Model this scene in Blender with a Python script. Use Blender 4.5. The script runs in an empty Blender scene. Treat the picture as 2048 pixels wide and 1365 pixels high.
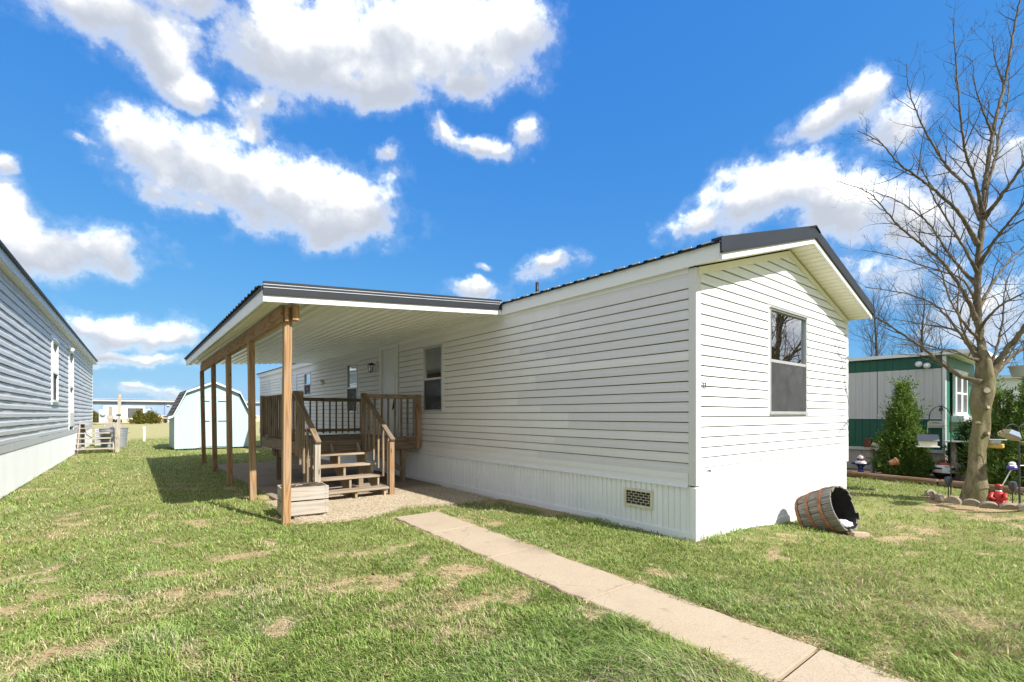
import bpy, bmesh, math, random
import numpy as np
from mathutils import Vector, Matrix
random.seed(7); RNG = np.random.default_rng(11)
S = bpy.context.scene
COL = S.collection
R_ = math.radians
PI = math.pi

# ------------------------------------------------------------------ camera, world, sun, exposure
cam_d = bpy.data.cameras.new('camera'); cam = bpy.data.objects.new('camera', cam_d); COL.objects.link(cam)
cam.location = (-4.989, -2.924, 1.4)
cam.rotation_euler = (R_(90), 0, -math.atan2(788, 974))
cam_d.sensor_width = 36; cam_d.lens = 36 * 974 / 2048
cam_d.shift_y = (829 - 682.5) / 2048
cam_d.clip_start = .05; cam_d.clip_end = 3000
S.camera = cam
SUN_EL = R_(43); SUN_DIR = Vector((.235, -.972, 0)).normalized()        # horizontal direction towards the sun
sun_v = Vector((SUN_DIR.x * math.cos(SUN_EL), SUN_DIR.y * math.cos(SUN_EL), math.sin(SUN_EL)))
sun_d = bpy.data.lights.new('sun', 'SUN'); sun = bpy.data.objects.new('sun', sun_d); COL.objects.link(sun)
sun_d.energy = 3.9; sun_d.angle = R_(.53); sun_d.color = (1.0, .965, .91)
sun.rotation_euler = (-sun_v).to_track_quat('-Z', 'Y').to_euler(); sun.location = (0, -20, 30)
S.view_settings.view_transform = 'Standard'; S.view_settings.look = 'None'
S.view_settings.exposure = 1.0; S.view_settings.gamma = 1; S.view_settings.use_curve_mapping = False
S.render.engine = 'CYCLES'
S.cycles.use_denoising = True; S.cycles.use_adaptive_sampling = True; S.cycles.adaptive_threshold = .015
S.cycles.max_bounces = 7; S.cycles.diffuse_bounces = 4; S.cycles.glossy_bounces = 3; S.cycles.transparent_max_bounces = 12
S.cycles.caustics_reflective = False; S.cycles.caustics_refractive = False

world = bpy.data.worlds.new('World'); S.world = world; world.use_nodes = True
WT = world.node_tree; WT.nodes.clear()
def nd(t, typ, **k):
    n = t.nodes.new(typ)
    for a, b in k.items():
        if a == 'inp':
            for i, v in b.items():
                if isinstance(v, bpy.types.NodeSocket): t.links.new(v, n.inputs[i])
                else: n.inputs[i].default_value = v
        else: setattr(n, a, b)
    return n
def mth(t, op, a, b=None, c=None, clamp=False):
    d = {0: a}
    if b is not None: d[1] = b
    if c is not None: d[2] = c
    return nd(t, 'ShaderNodeMath', operation=op, use_clamp=clamp, inp=d).outputs[0]
def vmth(t, op, a, b=None, scale=None):
    d = {0: a}
    if b is not None: d[1] = b
    n = nd(t, 'ShaderNodeVectorMath', operation=op, inp=d)
    if scale is not None: n.inputs['Scale'].default_value = scale
    return n
def mixc(t, fac, a, b, typ='MIX'):
    n = nd(t, 'ShaderNodeMix', data_type='RGBA', blend_type=typ)
    for i, v in ((0, fac), (6, a), (7, b)):
        if isinstance(v, bpy.types.NodeSocket): t.links.new(v, n.inputs[i])
        elif i == 0: n.inputs[0].default_value = v
        else: n.inputs[i].default_value = (*v, 1) if len(v) == 3 else v
    return n.outputs[2]
def ramp(t, fac, stops, interp='LINEAR'):
    n = nd(t, 'ShaderNodeValToRGB', inp={0: fac}); cr = n.color_ramp; cr.interpolation = interp
    while len(cr.elements) > 1: cr.elements.remove(cr.elements[-1])
    for i, (p, c) in enumerate(stops):
        e = cr.elements[0] if i == 0 else cr.elements.new(p)
        e.position = p; e.color = (*c, 1) if len(c) == 3 else c
    return n.outputs[0]
def maprange(t, v, a, b, c=0., d=1., interp='SMOOTHSTEP'):
    return nd(t, 'ShaderNodeMapRange', interpolation_type=interp, inp={0: v, 1: a, 2: b, 3: c, 4: d}).outputs[0]

sky = nd(WT, 'ShaderNodeTexSky', sky_type='NISHITA', sun_disc=False)
sky.sun_elevation = SUN_EL; sky.sun_rotation = math.atan2(SUN_DIR.x, SUN_DIR.y)
sky.altitude = 200; sky.air_density = 1.0; sky.dust_density = .5; sky.ozone_density = 1.6
tc = nd(WT, 'ShaderNodeTexCoord'); dirv = tc.outputs['Generated']
sep = nd(WT, 'ShaderNodeSeparateXYZ', inp={0: dirv})
az = mth(WT, 'ARCTAN2', sep.outputs[0], sep.outputs[1])            # compass bearing and height of a sky direction, in radians
el = mth(WT, 'ARCSINE', sep.outputs[2])
ae = nd(WT, 'ShaderNodeCombineXYZ', inp={0: az, 1: el, 2: 0.})
# billow noise that bends the cloud outlines
nz1 = nd(WT, 'ShaderNodeTexNoise', noise_dimensions='3D', inp={'Vector': dirv, 'Scale': 5.0, 'Detail': 8., 'Roughness': .60})
nz2 = nd(WT, 'ShaderNodeTexNoise', noise_dimensions='3D', inp={'Vector': dirv, 'Scale': 12., 'Detail': 10., 'Roughness': .63})
warp = vmth(WT, 'SUBTRACT', nz1.outputs['Color'], (.5, .5, .5)).outputs[0]
warp = vmth(WT, 'MULTIPLY', warp, (.17, .10, 0)).outputs[0]
aew = vmth(WT, 'ADD', ae.outputs[0], warp).outputs[0]
# cumulus heaps: bearing, height, half width, half height (degrees), tilt (degrees), weight
HEAPS = [(3.5, 23.46, 4.88, 2.22, 14.5, 1), (9.34, 22.49, 7.55, 3.4, -0.8, 1.1), (16.45, 21.91, 7.51, 3.51, 0.0, 1.1), (21.11, 21.54, 3.99, 2.9, 6.3, 1),
         (-2.44, 22.62, 1.39, 0.53, 2.4, 0.75), (17.46, 19.02, 4.83, 1.56, 6.9, 0.8), (6.33, 19.47, 3.96, 1.23, -0.7, 0.8), (12.55, 34.91, 4.48, 3.01, 13.1, 1.1),
         (20.05, 35.67, 7.86, 3.86, 9.1, 1.2), (28.85, 37.13, 9.61, 3.68, 4.8, 1.2), (36.68, 37.54, 5.85, 3.33, 1.1, 1.1), (23.81, 32.54, 6.01, 1.69, 6.9, 1),
         (12.55, 30.04, 2.83, 1.11, 32.1, 0.65), (11.85, 27.88, 1.86, 1.39, 71.9, 0.6), (33.46, 34.36, 6.39, 1.6, 2.5, 0.9), (-0.91, 32.19, 4.16, 1.78, 20.5, 0.95),
         (3.11, 32.1, 3.67, 2.22, -2.1, 1), (4.89, 30.0, 2.62, 1.83, -23.7, 0.9), (6.96, 28.51, 1.78, 1.08, 14.7, 0.85), (3.9, 35.5, 5.52, 1.6, 18.2, 0.9),
         (31.43, 29.86, 2.2, 0.96, -36.7, 0.8), (35.21, 28.82, 3.8, 0.9, -6.4, 0.85), (40.5, 30.2, 2.35, 1.58, -0.7, 0.9), (-6.75, 15.58, 2.15, 2.48, 14.8, 1.1),
         (-5.73, 13.3, 3.43, 2.18, 2.4, 1.1), (-1.09, 14.28, 3.62, 1.9, 3.3, 1), (0.5, 13.51, 1.98, 1.31, 10.2, 0.85), (-6.89, 18.83, 1.2, 0.88, 17.5, 0.9),
         (1.6, 7.62, 5.02, 1.47, 5.7, 1), (-1.6, 7.51, 1.87, 1.05, 6.3, 0.9), (5.3, 7.64, 2.04, 1.06, 5.0, 0.85), (1.23, 5.43, 5.16, 0.65, 4.1, 0.75),
         (60.08, 20.43, 3.17, 1.54, 12.8, 1), (64.54, 21.67, 4.78, 2.38, 10.7, 1.1), (69.14, 21.29, 5.06, 2.56, -11.0, 1.1), (73.34, 19.12, 5.22, 3.25, -11.8, 1.1),
         (79.27, 17.35, 5.15, 3.27, -13.4, 0.85), (71.29, 26.48, 3.99, 1.39, 5.9, 0.85), (74.52, 27.15, 2.53, 1.36, 3.9, 0.9), (77.88, 24.83, 2.5, 1.7, -17.1, 0.65),
         (83.74, 21.09, 3.57, 2.54, -18.3, 0.7), (75.67, 12.49, 6.07, 2.25, -8.8, 0.6), (82.53, 9.67, 4.96, 2.9, -8.9, 0.65), (24.36, 27.19, 1.32, 0.59, 6.0, 0.75),
         (44.02, 17.0, 2.8, 1.29, 13.6, 0.75), (34.63, 13.86, 3.04, 1.11, 1.0, 0.8), (36.68, 16.62, 0.88, 0.38, 0.6, 0.6), (4.29, 2.13, 2.39, 0.63, 1.5, 0.7),
         (-0.39, 4.27, 1.41, 0.32, 3.5, 0.55)]
acc = None; num = None; den = None
for (a, e, ra, re, tl, wt) in HEAPS:
    mp = nd(WT, 'ShaderNodeMapping', vector_type='TEXTURE', inp={0: aew, 1: (R_(a), R_(e), 0), 2: (0, 0, R_(tl)), 3: (R_(ra) * 1.55, R_(re) * 1.55, 1)})
    ln = vmth(WT, 'LENGTH', mp.outputs[0]).outputs['Value']
    v = mth(WT, 'MULTIPLY_ADD', ln, -wt, wt)
    vp = mth(WT, 'MAXIMUM', v, 0.); ly = nd(WT, 'ShaderNodeSeparateXYZ', inp={0: mp.outputs[0]}).outputs[1]
    num = mth(WT, 'MULTIPLY', vp, ly) if num is None else mth(WT, 'MULTIPLY_ADD', vp, ly, num)      # how high in its heap a point lies
    den = vp if den is None else mth(WT, 'ADD', den, vp)
    acc = v if acc is None else nd(WT, 'ShaderNodeMath', operation='SMOOTH_MAX', inp={0: acc, 1: v, 2: .12}).outputs[0]
# rest of the dome, unseen: noise cumulus, cover thickened to fill the shaded wall
wide = nd(WT, 'ShaderNodeTexNoise', noise_dimensions='3D', inp={'Vector': dirv, 'Scale': 3.1, 'Detail': 2., 'Roughness': .5}).outputs[0]
off_c = mth(WT, 'ABSOLUTE', mth(WT, 'SUBTRACT', az, R_(39)))
outside = mth(WT, 'MAXIMUM', maprange(WT, off_c, R_(47), R_(62)), maprange(WT, el, R_(37), R_(46)))
wide = mth(WT, 'MULTIPLY', mth(WT, 'MULTIPLY_ADD', wide, 3.2, -1.0), outside)
acc = mth(WT, 'MAXIMUM', acc, mth(WT, 'SUBTRACT', wide, mth(WT, 'MULTIPLY', mth(WT, 'SUBTRACT', 1., outside), .6)))
fine = mth(WT, 'MULTIPLY_ADD', nz2.outputs[0], 1.9, -.95)
dens = mth(WT, 'ADD', acc, fine)
cover = maprange(WT, dens, .10, .74)
wisp = maprange(WT, dens, -.06, .30, 0., .09)
cover = mth(WT, 'MAXIMUM', cover, wisp)
up = maprange(WT, el, R_(-1), R_(3))
cover = mth(WT, 'MULTIPLY', cover, up)
nA = nd(WT, 'ShaderNodeTexNoise', noise_dimensions='3D', inp={'Vector': dirv, 'Scale': 8.5, 'Detail': 5., 'Roughness': .55}).outputs[0]
nB = nd(WT, 'ShaderNodeTexNoise', noise_dimensions='3D', inp={'Vector': vmth(WT, 'ADD', dirv, (.012, -.02, .040)).outputs[0], 'Scale': 8.5, 'Detail': 5., 'Roughness': .55}).outputs[0]
relief = mth(WT, 'SUBTRACT', nA, nB)                                 # billows lit from above, shaded below
height = mth(WT, 'DIVIDE', num, mth(WT, 'ADD', den, .06))
lit = mth(WT, 'ADD', mth(WT, 'MULTIPLY', relief, 1.3), mth(WT, 'MULTIPLY_ADD', height, 1.0, .09))
lit = maprange(WT, lit, -.30, .50)
thin = maprange(WT, dens, .75, .30)
lit = mth(WT, 'MAXIMUM', lit, mth(WT, 'MULTIPLY', thin, .75))
ccol = ramp(WT, lit, [(0., (2.9, 3.15, 3.65)), (.40, (3.9, 4.1, 4.45)), (.75, (5.6, 5.65, 5.7)), (1., (10., 9.95, 9.8))])
# the photograph's rendering of blue sky: a flatter fall-off in green and blue
ssp = nd(WT, 'ShaderNodeSeparateColor', inp={0: sky.outputs[0]})
skyc = nd(WT, 'ShaderNodeCombineColor', inp={0: mth(WT, 'MULTIPLY', mth(WT, 'POWER', ssp.outputs[0], .95), .29), 1: mth(WT, 'MULTIPLY', mth(WT, 'POWER', ssp.outputs[1], .55), 1.03), 2: mth(WT, 'MULTIPLY', mth(WT, 'POWER', ssp.outputs[2], .20), 3.07)}).outputs[0]
allc = mixc(WT, cover, skyc, ccol)
bg = nd(WT, 'ShaderNodeBackground', inp={'Color': allc, 'Strength': .10})
wo = nd(WT, 'ShaderNodeOutputWorld', inp={0: bg.outputs[0]})

# ------------------------------------------------------------------ helpers
W = {}                                            # world position of every object's origin (unrotated things only)
MESHES = {}
def reg(o, parent, loc):
    COL.objects.link(o)
    if parent is not None:
        o.parent = parent; o.location = Vector(loc) - W[parent]
    else: o.location = loc
    W[o] = Vector(loc)
    return o
def tag(o, label=None, cat=None, group=None, kind=None):
    if label: o['label'] = label
    if cat: o['category'] = cat
    if group: o['group'] = group
    if kind: o['kind'] = kind
    return o
def thing(name, label, cat, loc=(0, 0, 0), rotz=0, group=None):
    o = bpy.data.objects.new(name, None); o.empty_display_size = .2
    COL.objects.link(o); o.location = loc; W[o] = Vector(loc)
    if rotz: o.rotation_euler = (0, 0, rotz); W[o] = Vector((0, 0, 0))     # rotated things are built in their own axes
    return tag(o, label, cat, group)
def dup(root, loc, rotz=None, label=None, scale=None):
    r = root.copy(); COL.objects.link(r); r.location = loc; W[r] = Vector(loc)
    if rotz is not None: r.rotation_euler = (0, 0, rotz)
    if scale: r.scale = (scale,) * 3
    if label: r['label'] = label
    for ch in list(root.children):
        c = ch.copy(); COL.objects.link(c); c.parent = r
        for g2 in list(ch.children):
            d = g2.copy(); COL.objects.link(d); d.parent = c
    return r
def mesh_of(name, v, f, mat=None, smooth=False):
    me = bpy.data.meshes.new(name); me.from_pydata([tuple(p) for p in v], [], f); me.update()
    if mat: me.materials.append(mat)
    if smooth: me.polygons.foreach_set('use_smooth', [True] * len(me.polygons))
    return me
class MB:
    def __init__(s): s.v = []; s.f = []
    def add(s, v, f):
        o = len(s.v); s.v += [tuple(p) for p in v]; s.f += [[i + o for i in q] for q in f]; return s
    def box(s, x0, x1, y0, y1, z0, z1, rot=None):
        v = [(x, y, z) for z in (z0, z1) for x, y in ((x0, y0), (x1, y0), (x1, y1), (x0, y1))]
        if rot is not None: v = [rot @ Vector(p) for p in v]
        return s.add(v, [(0, 3, 2, 1), (4, 5, 6, 7), (0, 1, 5, 4), (1, 2, 6, 5), (2, 3, 7, 6), (3, 0, 4, 7)])
    def loft(s, rings, close=True, caps=True):
        n = len(rings[0]); v = [p for r in rings for p in r]; f = []
        for i in range(len(rings) - 1):
            for j in range(n if close else n - 1):
                k = (j + 1) % n
                f.append((i * n + j, i * n + k, (i + 1) * n + k, (i + 1) * n + j))
        if caps and close: f.append(tuple(range(n - 1, -1, -1))); f.append(tuple((len(rings) - 1) * n + j for j in range(n)))
        return s.add(v, f)
    def tube(s, pts, rad, n=8, caps=True):
        pts = [Vector(p) for p in pts]
        if not hasattr(rad, '__len__'): rad = [rad] * len(pts)
        rings = []; ref = None
        for i, p in enumerate(pts):
            d = (pts[min(i + 1, len(pts) - 1)] - pts[max(i - 1, 0)])
            d = d.normalized() if d.length > 1e-9 else Vector((0, 0, 1))
            if ref is None: ref = Vector((1, 0, 0)) if abs(d.x) < .8 else Vector((0, 1, 0))
            a = (ref - d * ref.dot(d)).normalized(); b = d.cross(a); ref = a
            rings.append([p + (a * math.cos(2 * PI * k / n) + b * math.sin(2 * PI * k / n)) * rad[i] for k in range(n)])
        return s.loft(rings, True, caps)
    def lathe(s, prof, n=20, c=(0, 0, 0), M=None):
        c = Vector(c); rings = []
        for (r, z) in prof:
            ring = [Vector((r * math.cos(2 * PI * k / n), r * math.sin(2 * PI * k / n), z)) for k in range(n)]
            rings.append([(M @ p if M is not None else p) + c for p in ring])
        return s.loft(rings)
    def build(s, name, mat, parent=None, smooth=False, loc=None):
        loc = Vector(loc) if loc is not None else (W[parent] if parent is not None else Vector((0, 0, 0)))
        me = mesh_of(name, [Vector(p) - loc for p in s.v], s.f, mat, False)
        if smooth:
            me.polygons.foreach_set('use_smooth', [True] * len(me.polygons))
            if smooth is not True: me.set_sharp_from_angle(angle=R_(smooth))
        return reg(bpy.data.objects.new(name, me), parent, loc)
def bevbox_mesh(dx, dy, dz, b, mat):
    key = (round(dx, 4), round(dy, 4), round(dz, 4), b, mat.name)
    if key in MESHES: return MESHES[key]
    bm = bmesh.new(); bmesh.ops.create_cube(bm, size=1.0)
    bmesh.ops.scale(bm, vec=(dx, dy, dz), verts=bm.verts)
    b2 = min(b, .3 * min(dx, dy, dz))
    if b2 > 0: bmesh.ops.bevel(bm, geom=bm.edges[:], offset=b2, segments=1, affect='EDGES')
    me = bpy.data.meshes.new('piece'); bm.to_mesh(me); bm.free(); me.materials.append(mat)
    MESHES[key] = me
    return me
def B(name, x0, x1, y0, y1, z0, z1, mat, parent, b=.004, rot=None, label=None):
    """one bevelled board, bar or block, in world coordinates (or the rotated thing's own axes)"""
    c = Vector(((x0 + x1) / 2, (y0 + y1) / 2, (z0 + z1) / 2))
    me = bevbox_mesh(abs(x1 - x0), abs(y1 - y0), abs(z1 - z0), b, mat)
    o = reg(bpy.data.objects.new(name, me), parent, c)
    if rot: o.rotation_euler = rot
    if label: o['label'] = label
    return o
def beam_between(name, p, q, w, h, mat, parent, b=.004):
    """a straight timber of section w x h from p to q"""
    p, q = Vector(p), Vector(q); L = (q - p).length
    me = bevbox_mesh(w, h, L, b, mat)
    o = reg(bpy.data.objects.new(name, me), parent, (p + q) / 2)
    o.rotation_euler = (q - p).to_track_quat('Z', 'Y').to_euler()
    return o

# ------------------------------------------------------------------ materials
def base_mat(name):
    m = bpy.data.materials.new(name); m.use_nodes = True; t = m.node_tree
    p = t.nodes['Principled BSDF']; return m, t, p
def obj_coords(t, rnd=True):
    c = nd(t, 'ShaderNodeTexCoord').outputs['Object']
    if rnd:
        oi = nd(t, 'ShaderNodeObjectInfo').outputs['Random']
        cx = nd(t, 'ShaderNodeCombineXYZ', inp={0: mth(t, 'MULTIPLY', oi, 37.), 1: mth(t, 'MULTIPLY', oi, 91.), 2: mth(t, 'MULTIPLY', oi, 53.)})
        c = vmth(t, 'ADD', c, cx.outputs[0]).outputs[0]
    return c
def plain(name, col, rough=.6, var=.10, scale=4., bump=0., bscale=80., metal=0., stretch=(1, 1, 1), col2=None, rvar=0., spec=.5, rnd=False, detail=5.):
    m, t, p = base_mat(name)
    c = obj_coords(t, rnd); mp = nd(t, 'ShaderNodeMapping', inp={0: c, 3: stretch}).outputs[0]
    n = nd(t, 'ShaderNodeTexNoise', inp={'Vector': mp, 'Scale': scale, 'Detail': detail, 'Roughness': .6}).outputs[0]
    a = tuple(x * (1 - var) for x in col); b_ = tuple(min(1, x * (1 + var)) for x in (col2 or col))
    cc = ramp(t, n, [(.3, a), (.7, b_)])
    if rvar:
        oi = nd(t, 'ShaderNodeObjectInfo').outputs['Random']
        cc = mixc(t, 1., cc, nd(t, 'ShaderNodeCombineColor', inp={0: mth(t, 'MULTIPLY_ADD', oi, 2 * rvar, 1 - rvar), 1: mth(t, 'MULTIPLY_ADD', oi, 2 * rvar, 1 - rvar), 2: mth(t, 'MULTIPLY_ADD', oi, 2 * rvar, 1 - rvar)}).outputs[0], 'MULTIPLY')
    t.links.new(cc, p.inputs['Base Color'])
    p.inputs['Roughness'].default_value = rough; p.inputs['Metallic'].default_value = metal
    p.inputs['Specular IOR Level'].default_value = spec
    if bump:
        n2 = nd(t, 'ShaderNodeTexNoise', inp={'Vector': mp, 'Scale': bscale, 'Detail': 4.}).outputs[0]
        t.links.new(nd(t, 'ShaderNodeBump', inp={'Strength': bump, 'Distance': .01, 'Height': n2}).outputs[0], p.inputs['Normal'])
    return m
def wood(name, light, dark, axis, grey=0., rings=16., rough=.75, weather=(.32, .30, .27)):
    m, t, p = base_mat(name)
    c = obj_coords(t, True)
    st = [7., 7., 7.]; st[axis] = .55
    mp = nd(t, 'ShaderNodeMapping', inp={0: c, 3: st}).outputs[0]
    fld = nd(t, 'ShaderNodeTexNoise', inp={'Vector': mp, 'Scale': 1., 'Detail': 2., 'Roughness': .45}).outputs[0]
    ring = mth(t, 'MULTIPLY_ADD', mth(t, 'SINE', mth(t, 'MULTIPLY', fld, rings * 6.28)), .5, .5)
    ring = mth(t, 'POWER', ring, 2.0)
    st2 = [90., 90., 90.]; st2[axis] = 2.5
    fib = nd(t, 'ShaderNodeTexNoise', inp={'Vector': nd(t, 'ShaderNodeMapping', inp={0: c, 3: st2}).outputs[0], 'Scale': 1., 'Detail': 3.}).outputs[0]
    f = mth(t, 'MULTIPLY_ADD', ring, .62, mth(t, 'MULTIPLY_ADD', fib, .7, -.2), clamp=True)
    col = mixc(t, f, light, dark)
    big = nd(t, 'ShaderNodeTexNoise', inp={'Vector': c, 'Scale': 2.3, 'Detail': 4.}).outputs[0]
    col = mixc(t, mth(t, 'MULTIPLY', maprange(t, big, .35, .7), grey), col, weather)
    kn = [11., 11., 11.]; kn[axis] = 3.2
    vo = nd(t, 'ShaderNodeTexVoronoi', inp={'Vector': nd(t, 'ShaderNodeMapping', inp={0: c, 3: kn}).outputs[0], 'Scale': .55}).outputs['Distance']
    col = mixc(t, maprange(t, vo, .05, .12, .75, 0.), col, tuple(x * .35 for x in dark))
    oi = nd(t, 'ShaderNodeObjectInfo').outputs['Random']
    val = nd(t, 'ShaderNodeHueSaturation', inp={'Value': mth(t, 'MULTIPLY_ADD', oi, .35, .82), 'Color': col}).outputs[0]
    t.links.new(val, p.inputs['Base Color']); p.inputs['Roughness'].default_value = rough; p.inputs['Specular IOR Level'].default_value = .25
    t.links.new(nd(t, 'ShaderNodeBump', inp={'Strength': .25, 'Distance': .004, 'Height': fib}).outputs[0], p.inputs['Normal'])
    return m
PINE = {a: wood('pine_post_%s' % 'xyz'[a], (.42, .255, .125), (.20, .098, .038), a, .22, 9.) for a in range(3)}
DECK = {a: wood('weathered_deck_wood_%s' % 'xyz'[a], (.30, .215, .135), (.12, .078, .045), a, .45, 8., weather=(.22, .20, .17)) for a in range(3)}
TREAD = wood('stair_tread_wood', (.40, .31, .21), (.24, .165, .10), 0, .6, 6., weather=(.36, .32, .265))
GREYWOOD = {a: wood('grey_old_wood_%s' % 'xyz'[a], (.46, .40, .32), (.22, .18, .13), a, .6, 7., weather=(.42, .38, .33)) for a in range(3)}
CRATE = wood('crate_wood', (.42, .365, .30), (.25, .205, .155), 0, .6, 6., weather=(.40, .37, .335))
CRATEY = wood('crate_wood_side', (.40, .36, .29), (.22, .18, .13), 1, .55, 6., weather=(.36, .34, .30))
def vinyl(name, col, dirt, amt=.35, bump=.02, rough=.5):
    m, t, p = base_mat(name)
    g = nd(t, 'ShaderNodeNewGeometry').outputs['Position']
    n1 = nd(t, 'ShaderNodeTexNoise', inp={'Vector': nd(t, 'ShaderNodeMapping', inp={0: g, 3: (.8, .8, 2.2)}).outputs[0], 'Scale': 1.3, 'Detail': 6., 'Roughness': .62}).outputs[0]
    n2 = nd(t, 'ShaderNodeTexNoise', inp={'Vector': nd(t, 'ShaderNodeMapping', inp={0: g, 3: (9., 9., .9)}).outputs[0], 'Scale': 2., 'Detail': 4.}).outputs[0]
    f = mth(t, 'MULTIPLY', maprange(t, mth(t, 'MULTIPLY_ADD', n2, .35, mth(t, 'MULTIPLY', n1, .75)), .42, .72), amt)
    cc = mixc(t, f, col, dirt)
    oi = nd(t, 'ShaderNodeObjectInfo').outputs['Random']
    cc = nd(t, 'ShaderNodeHueSaturation', inp={'Value': mth(t, 'MULTIPLY_ADD', oi, .05, .975), 'Color': cc}).outputs[0]
    t.links.new(cc, p.inputs['Base Color']); p.inputs['Roughness'].default_value = rough; p.inputs['Specular IOR Level'].default_value = .35
    n3 = nd(t, 'ShaderNodeTexNoise', inp={'Vector': g, 'Scale': 5., 'Detail': 2.}).outputs[0]
    t.links.new(nd(t, 'ShaderNodeBump', inp={'Strength': bump * 8, 'Distance': .01, 'Height': n3}).outputs[0], p.inputs['Normal'])
    return m
V_OLD = vinyl('siding_chalky_white', (.755, .735, .72), (.65, .625, .59))
V_GREY = vinyl('siding_pale_grey', (.68, .66, .66), (.61, .59, .58))
V_GABLE = vinyl('siding_white', (.78, .785, .79), (.70, .69, .68), .25)
V_TRIM = vinyl('white_trim', (.81, .81, .81), (.71, .69, .66), .25)
V_SKIRT = vinyl('white_skirting_vinyl', (.86, .865, .88), (.76, .75, .74), .3)
V_SKIRT2 = vinyl('clean_white_skirting', (.84, .86, .88), (.76, .77, .78), .25)
V_CREAM = vinyl('cream_soffit_vinyl', (.80, .76, .65), (.70, .65, .53), .3)
V_CORNER = vinyl('grey_corner_post', (.66, .64, .62), (.60, .58, .555), .2)
V_BLUE = vinyl('blue_grey_siding', (.62, .63, .65), (.53, .54, .555), .3, .05)
CEIL = vinyl('carport_ceiling_metal', (.75, .745, .715), (.62, .605, .56), .35, .01, .28)
ROOFM = plain('charcoal_metal_roof', (.018, .020, .024), .45, .15, 3., spec=.3)
ROOFTRIM = plain('charcoal_metal_trim', (.022, .025, .031), .45, .12, 2., spec=.3)
GAPSHADE = plain('siding_gap_shade', (.035, .034, .032), .95, .3, 8.)  # black wall backing, paints the shade into the gaps between siding boards
BLACK = plain('black_plastic', (.012, .012, .013), .5, .2)
IRON = plain('dark_iron', (.03, .028, .026), .6, .3, 20.)
ALU = plain('aluminium_frame', (.55, .55, .54), .42, .08, 6., metal=.55)
WHITEPAINT = plain('white_paint', (.80, .80, .79), .45, .05, 5.)
DOORW = plain('door_white_paint', (.74, .745, .73), .4, .05, 3.)
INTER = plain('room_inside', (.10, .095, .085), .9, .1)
BLIND = plain('blind_white', (.72, .72, .70), .5, .05)
def glass_mat(name, tint, refl=.10, gain=1.7):
    m, t, p = base_mat(name); t.nodes.remove(p)
    fr = nd(t, 'ShaderNodeFresnel', inp={0: 1.5}).outputs[0]
    fac = mth(t, 'MULTIPLY_ADD', fr, gain, refl, clamp=True)
    tr = nd(t, 'ShaderNodeBsdfTransparent', inp={0: (*tint, 1)}); gl = nd(t, 'ShaderNodeBsdfGlossy', inp={0: (.95, .97, 1, 1), 'Roughness': .015})
    c = obj_coords(t, False)
    nn = nd(t, 'ShaderNodeTexNoise', inp={'Vector': c, 'Scale': 3.5, 'Detail': 1.}).outputs[0]
    t.links.new(nd(t, 'ShaderNodeBump', inp={'Strength': .03, 'Distance': .02, 'Height': nn}).outputs[0], gl.inputs['Normal'])
    mx = nd(t, 'ShaderNodeMixShader', inp={0: fac, 1: tr.outputs[0], 2: gl.outputs[0]})
    t.links.new(mx.outputs[0], t.nodes['Material Output'].inputs[0]); return m
GLASS = glass_mat('window_glass', (.72, .76, .76), .24, 2.2)
def screen_mat():
    m, t, p = base_mat('insect_screen'); p.inputs['Base Color'].default_value = (.075, .075, .08, 1); p.inputs['Roughness'].default_value = .8
    tr = nd(t, 'ShaderNodeBsdfTransparent')
    n = nd(t, 'ShaderNodeTexNoise', inp={'Vector': obj_coords(t), 'Scale': 6., 'Detail': 4.}).outputs[0]
    mx = nd(t, 'ShaderNodeMixShader', inp={0: maprange(t, n, .2, .8, .38, .66), 1: tr.outputs[0], 2: p.outputs[0]})
    t.links.new(mx.outputs[0], t.nodes['Material Output'].inputs[0]); return m
SCREEN = screen_mat()
def concrete(name, a, b_, spots=.5):
    m, t, p = base_mat(name)
    g = nd(t, 'ShaderNodeNewGeometry').outputs['Position']
    n = nd(t, 'ShaderNodeTexNoise', inp={'Vector': g, 'Scale': 2.2, 'Detail': 9., 'Roughness': .68}).outputs[0]
    n2 = nd(t, 'ShaderNodeTexNoise', inp={'Vector': g, 'Scale': 150., 'Detail': 3.}).outputs[0]
    cc = mixc(t, n, a, b_)
    cc = mixc(t, maprange(t, n2, .56, .68, 0., spots), cc, tuple(x * .45 for x in a))
    cc = mixc(t, maprange(t, n2, .44, .30, 0., spots * .6), cc, tuple(min(1, x * 1.5) for x in b_))
    big = nd(t, 'ShaderNodeTexNoise', inp={'Vector': vmth(t, 'ADD', g, (7, 3, 1)).outputs[0], 'Scale': .9, 'Detail': 5.}).outputs[0]
    cc = mixc(t, maprange(t, big, .50, .68, 0., .6), cc, tuple(x * .62 for x in a))
    vo = nd(t, 'ShaderNodeTexVoronoi', feature='DISTANCE_TO_EDGE', inp={'Vector': vmth(t, 'ADD', g, vmth(t, 'SCALE', nd(t, 'ShaderNodeTexNoise', inp={'Vector': g, 'Scale': 3., 'Detail': 5.}).outputs['Color'], scale=.5).outputs[0]).outputs[0], 'Scale': .55}).outputs['Distance']
    cc = mixc(t, maprange(t, vo, .0010, .0045, .28, 0.), cc, tuple(x * .3 for x in a))
    st = nd(t, 'ShaderNodeTexNoise', inp={'Vector': vmth(t, 'ADD', g, (1, 9, 4)).outputs[0], 'Scale': 6.5, 'Detail': 3.}).outputs[0]
    cc = mixc(t, maprange(t, st, .66, .74, 0., .4), cc, (.26, .17, .09))
    t.links.new(cc, p.inputs['Base Color']); p.inputs['Roughness'].default_value = .9; p.inputs['Specular IOR Level'].default_value = .2
    t.links.new(nd(t, 'ShaderNodeBump', inp={'Strength': .5, 'Distance': .004, 'Height': n2}).outputs[0], p.inputs['Normal'])
    return m
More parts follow.
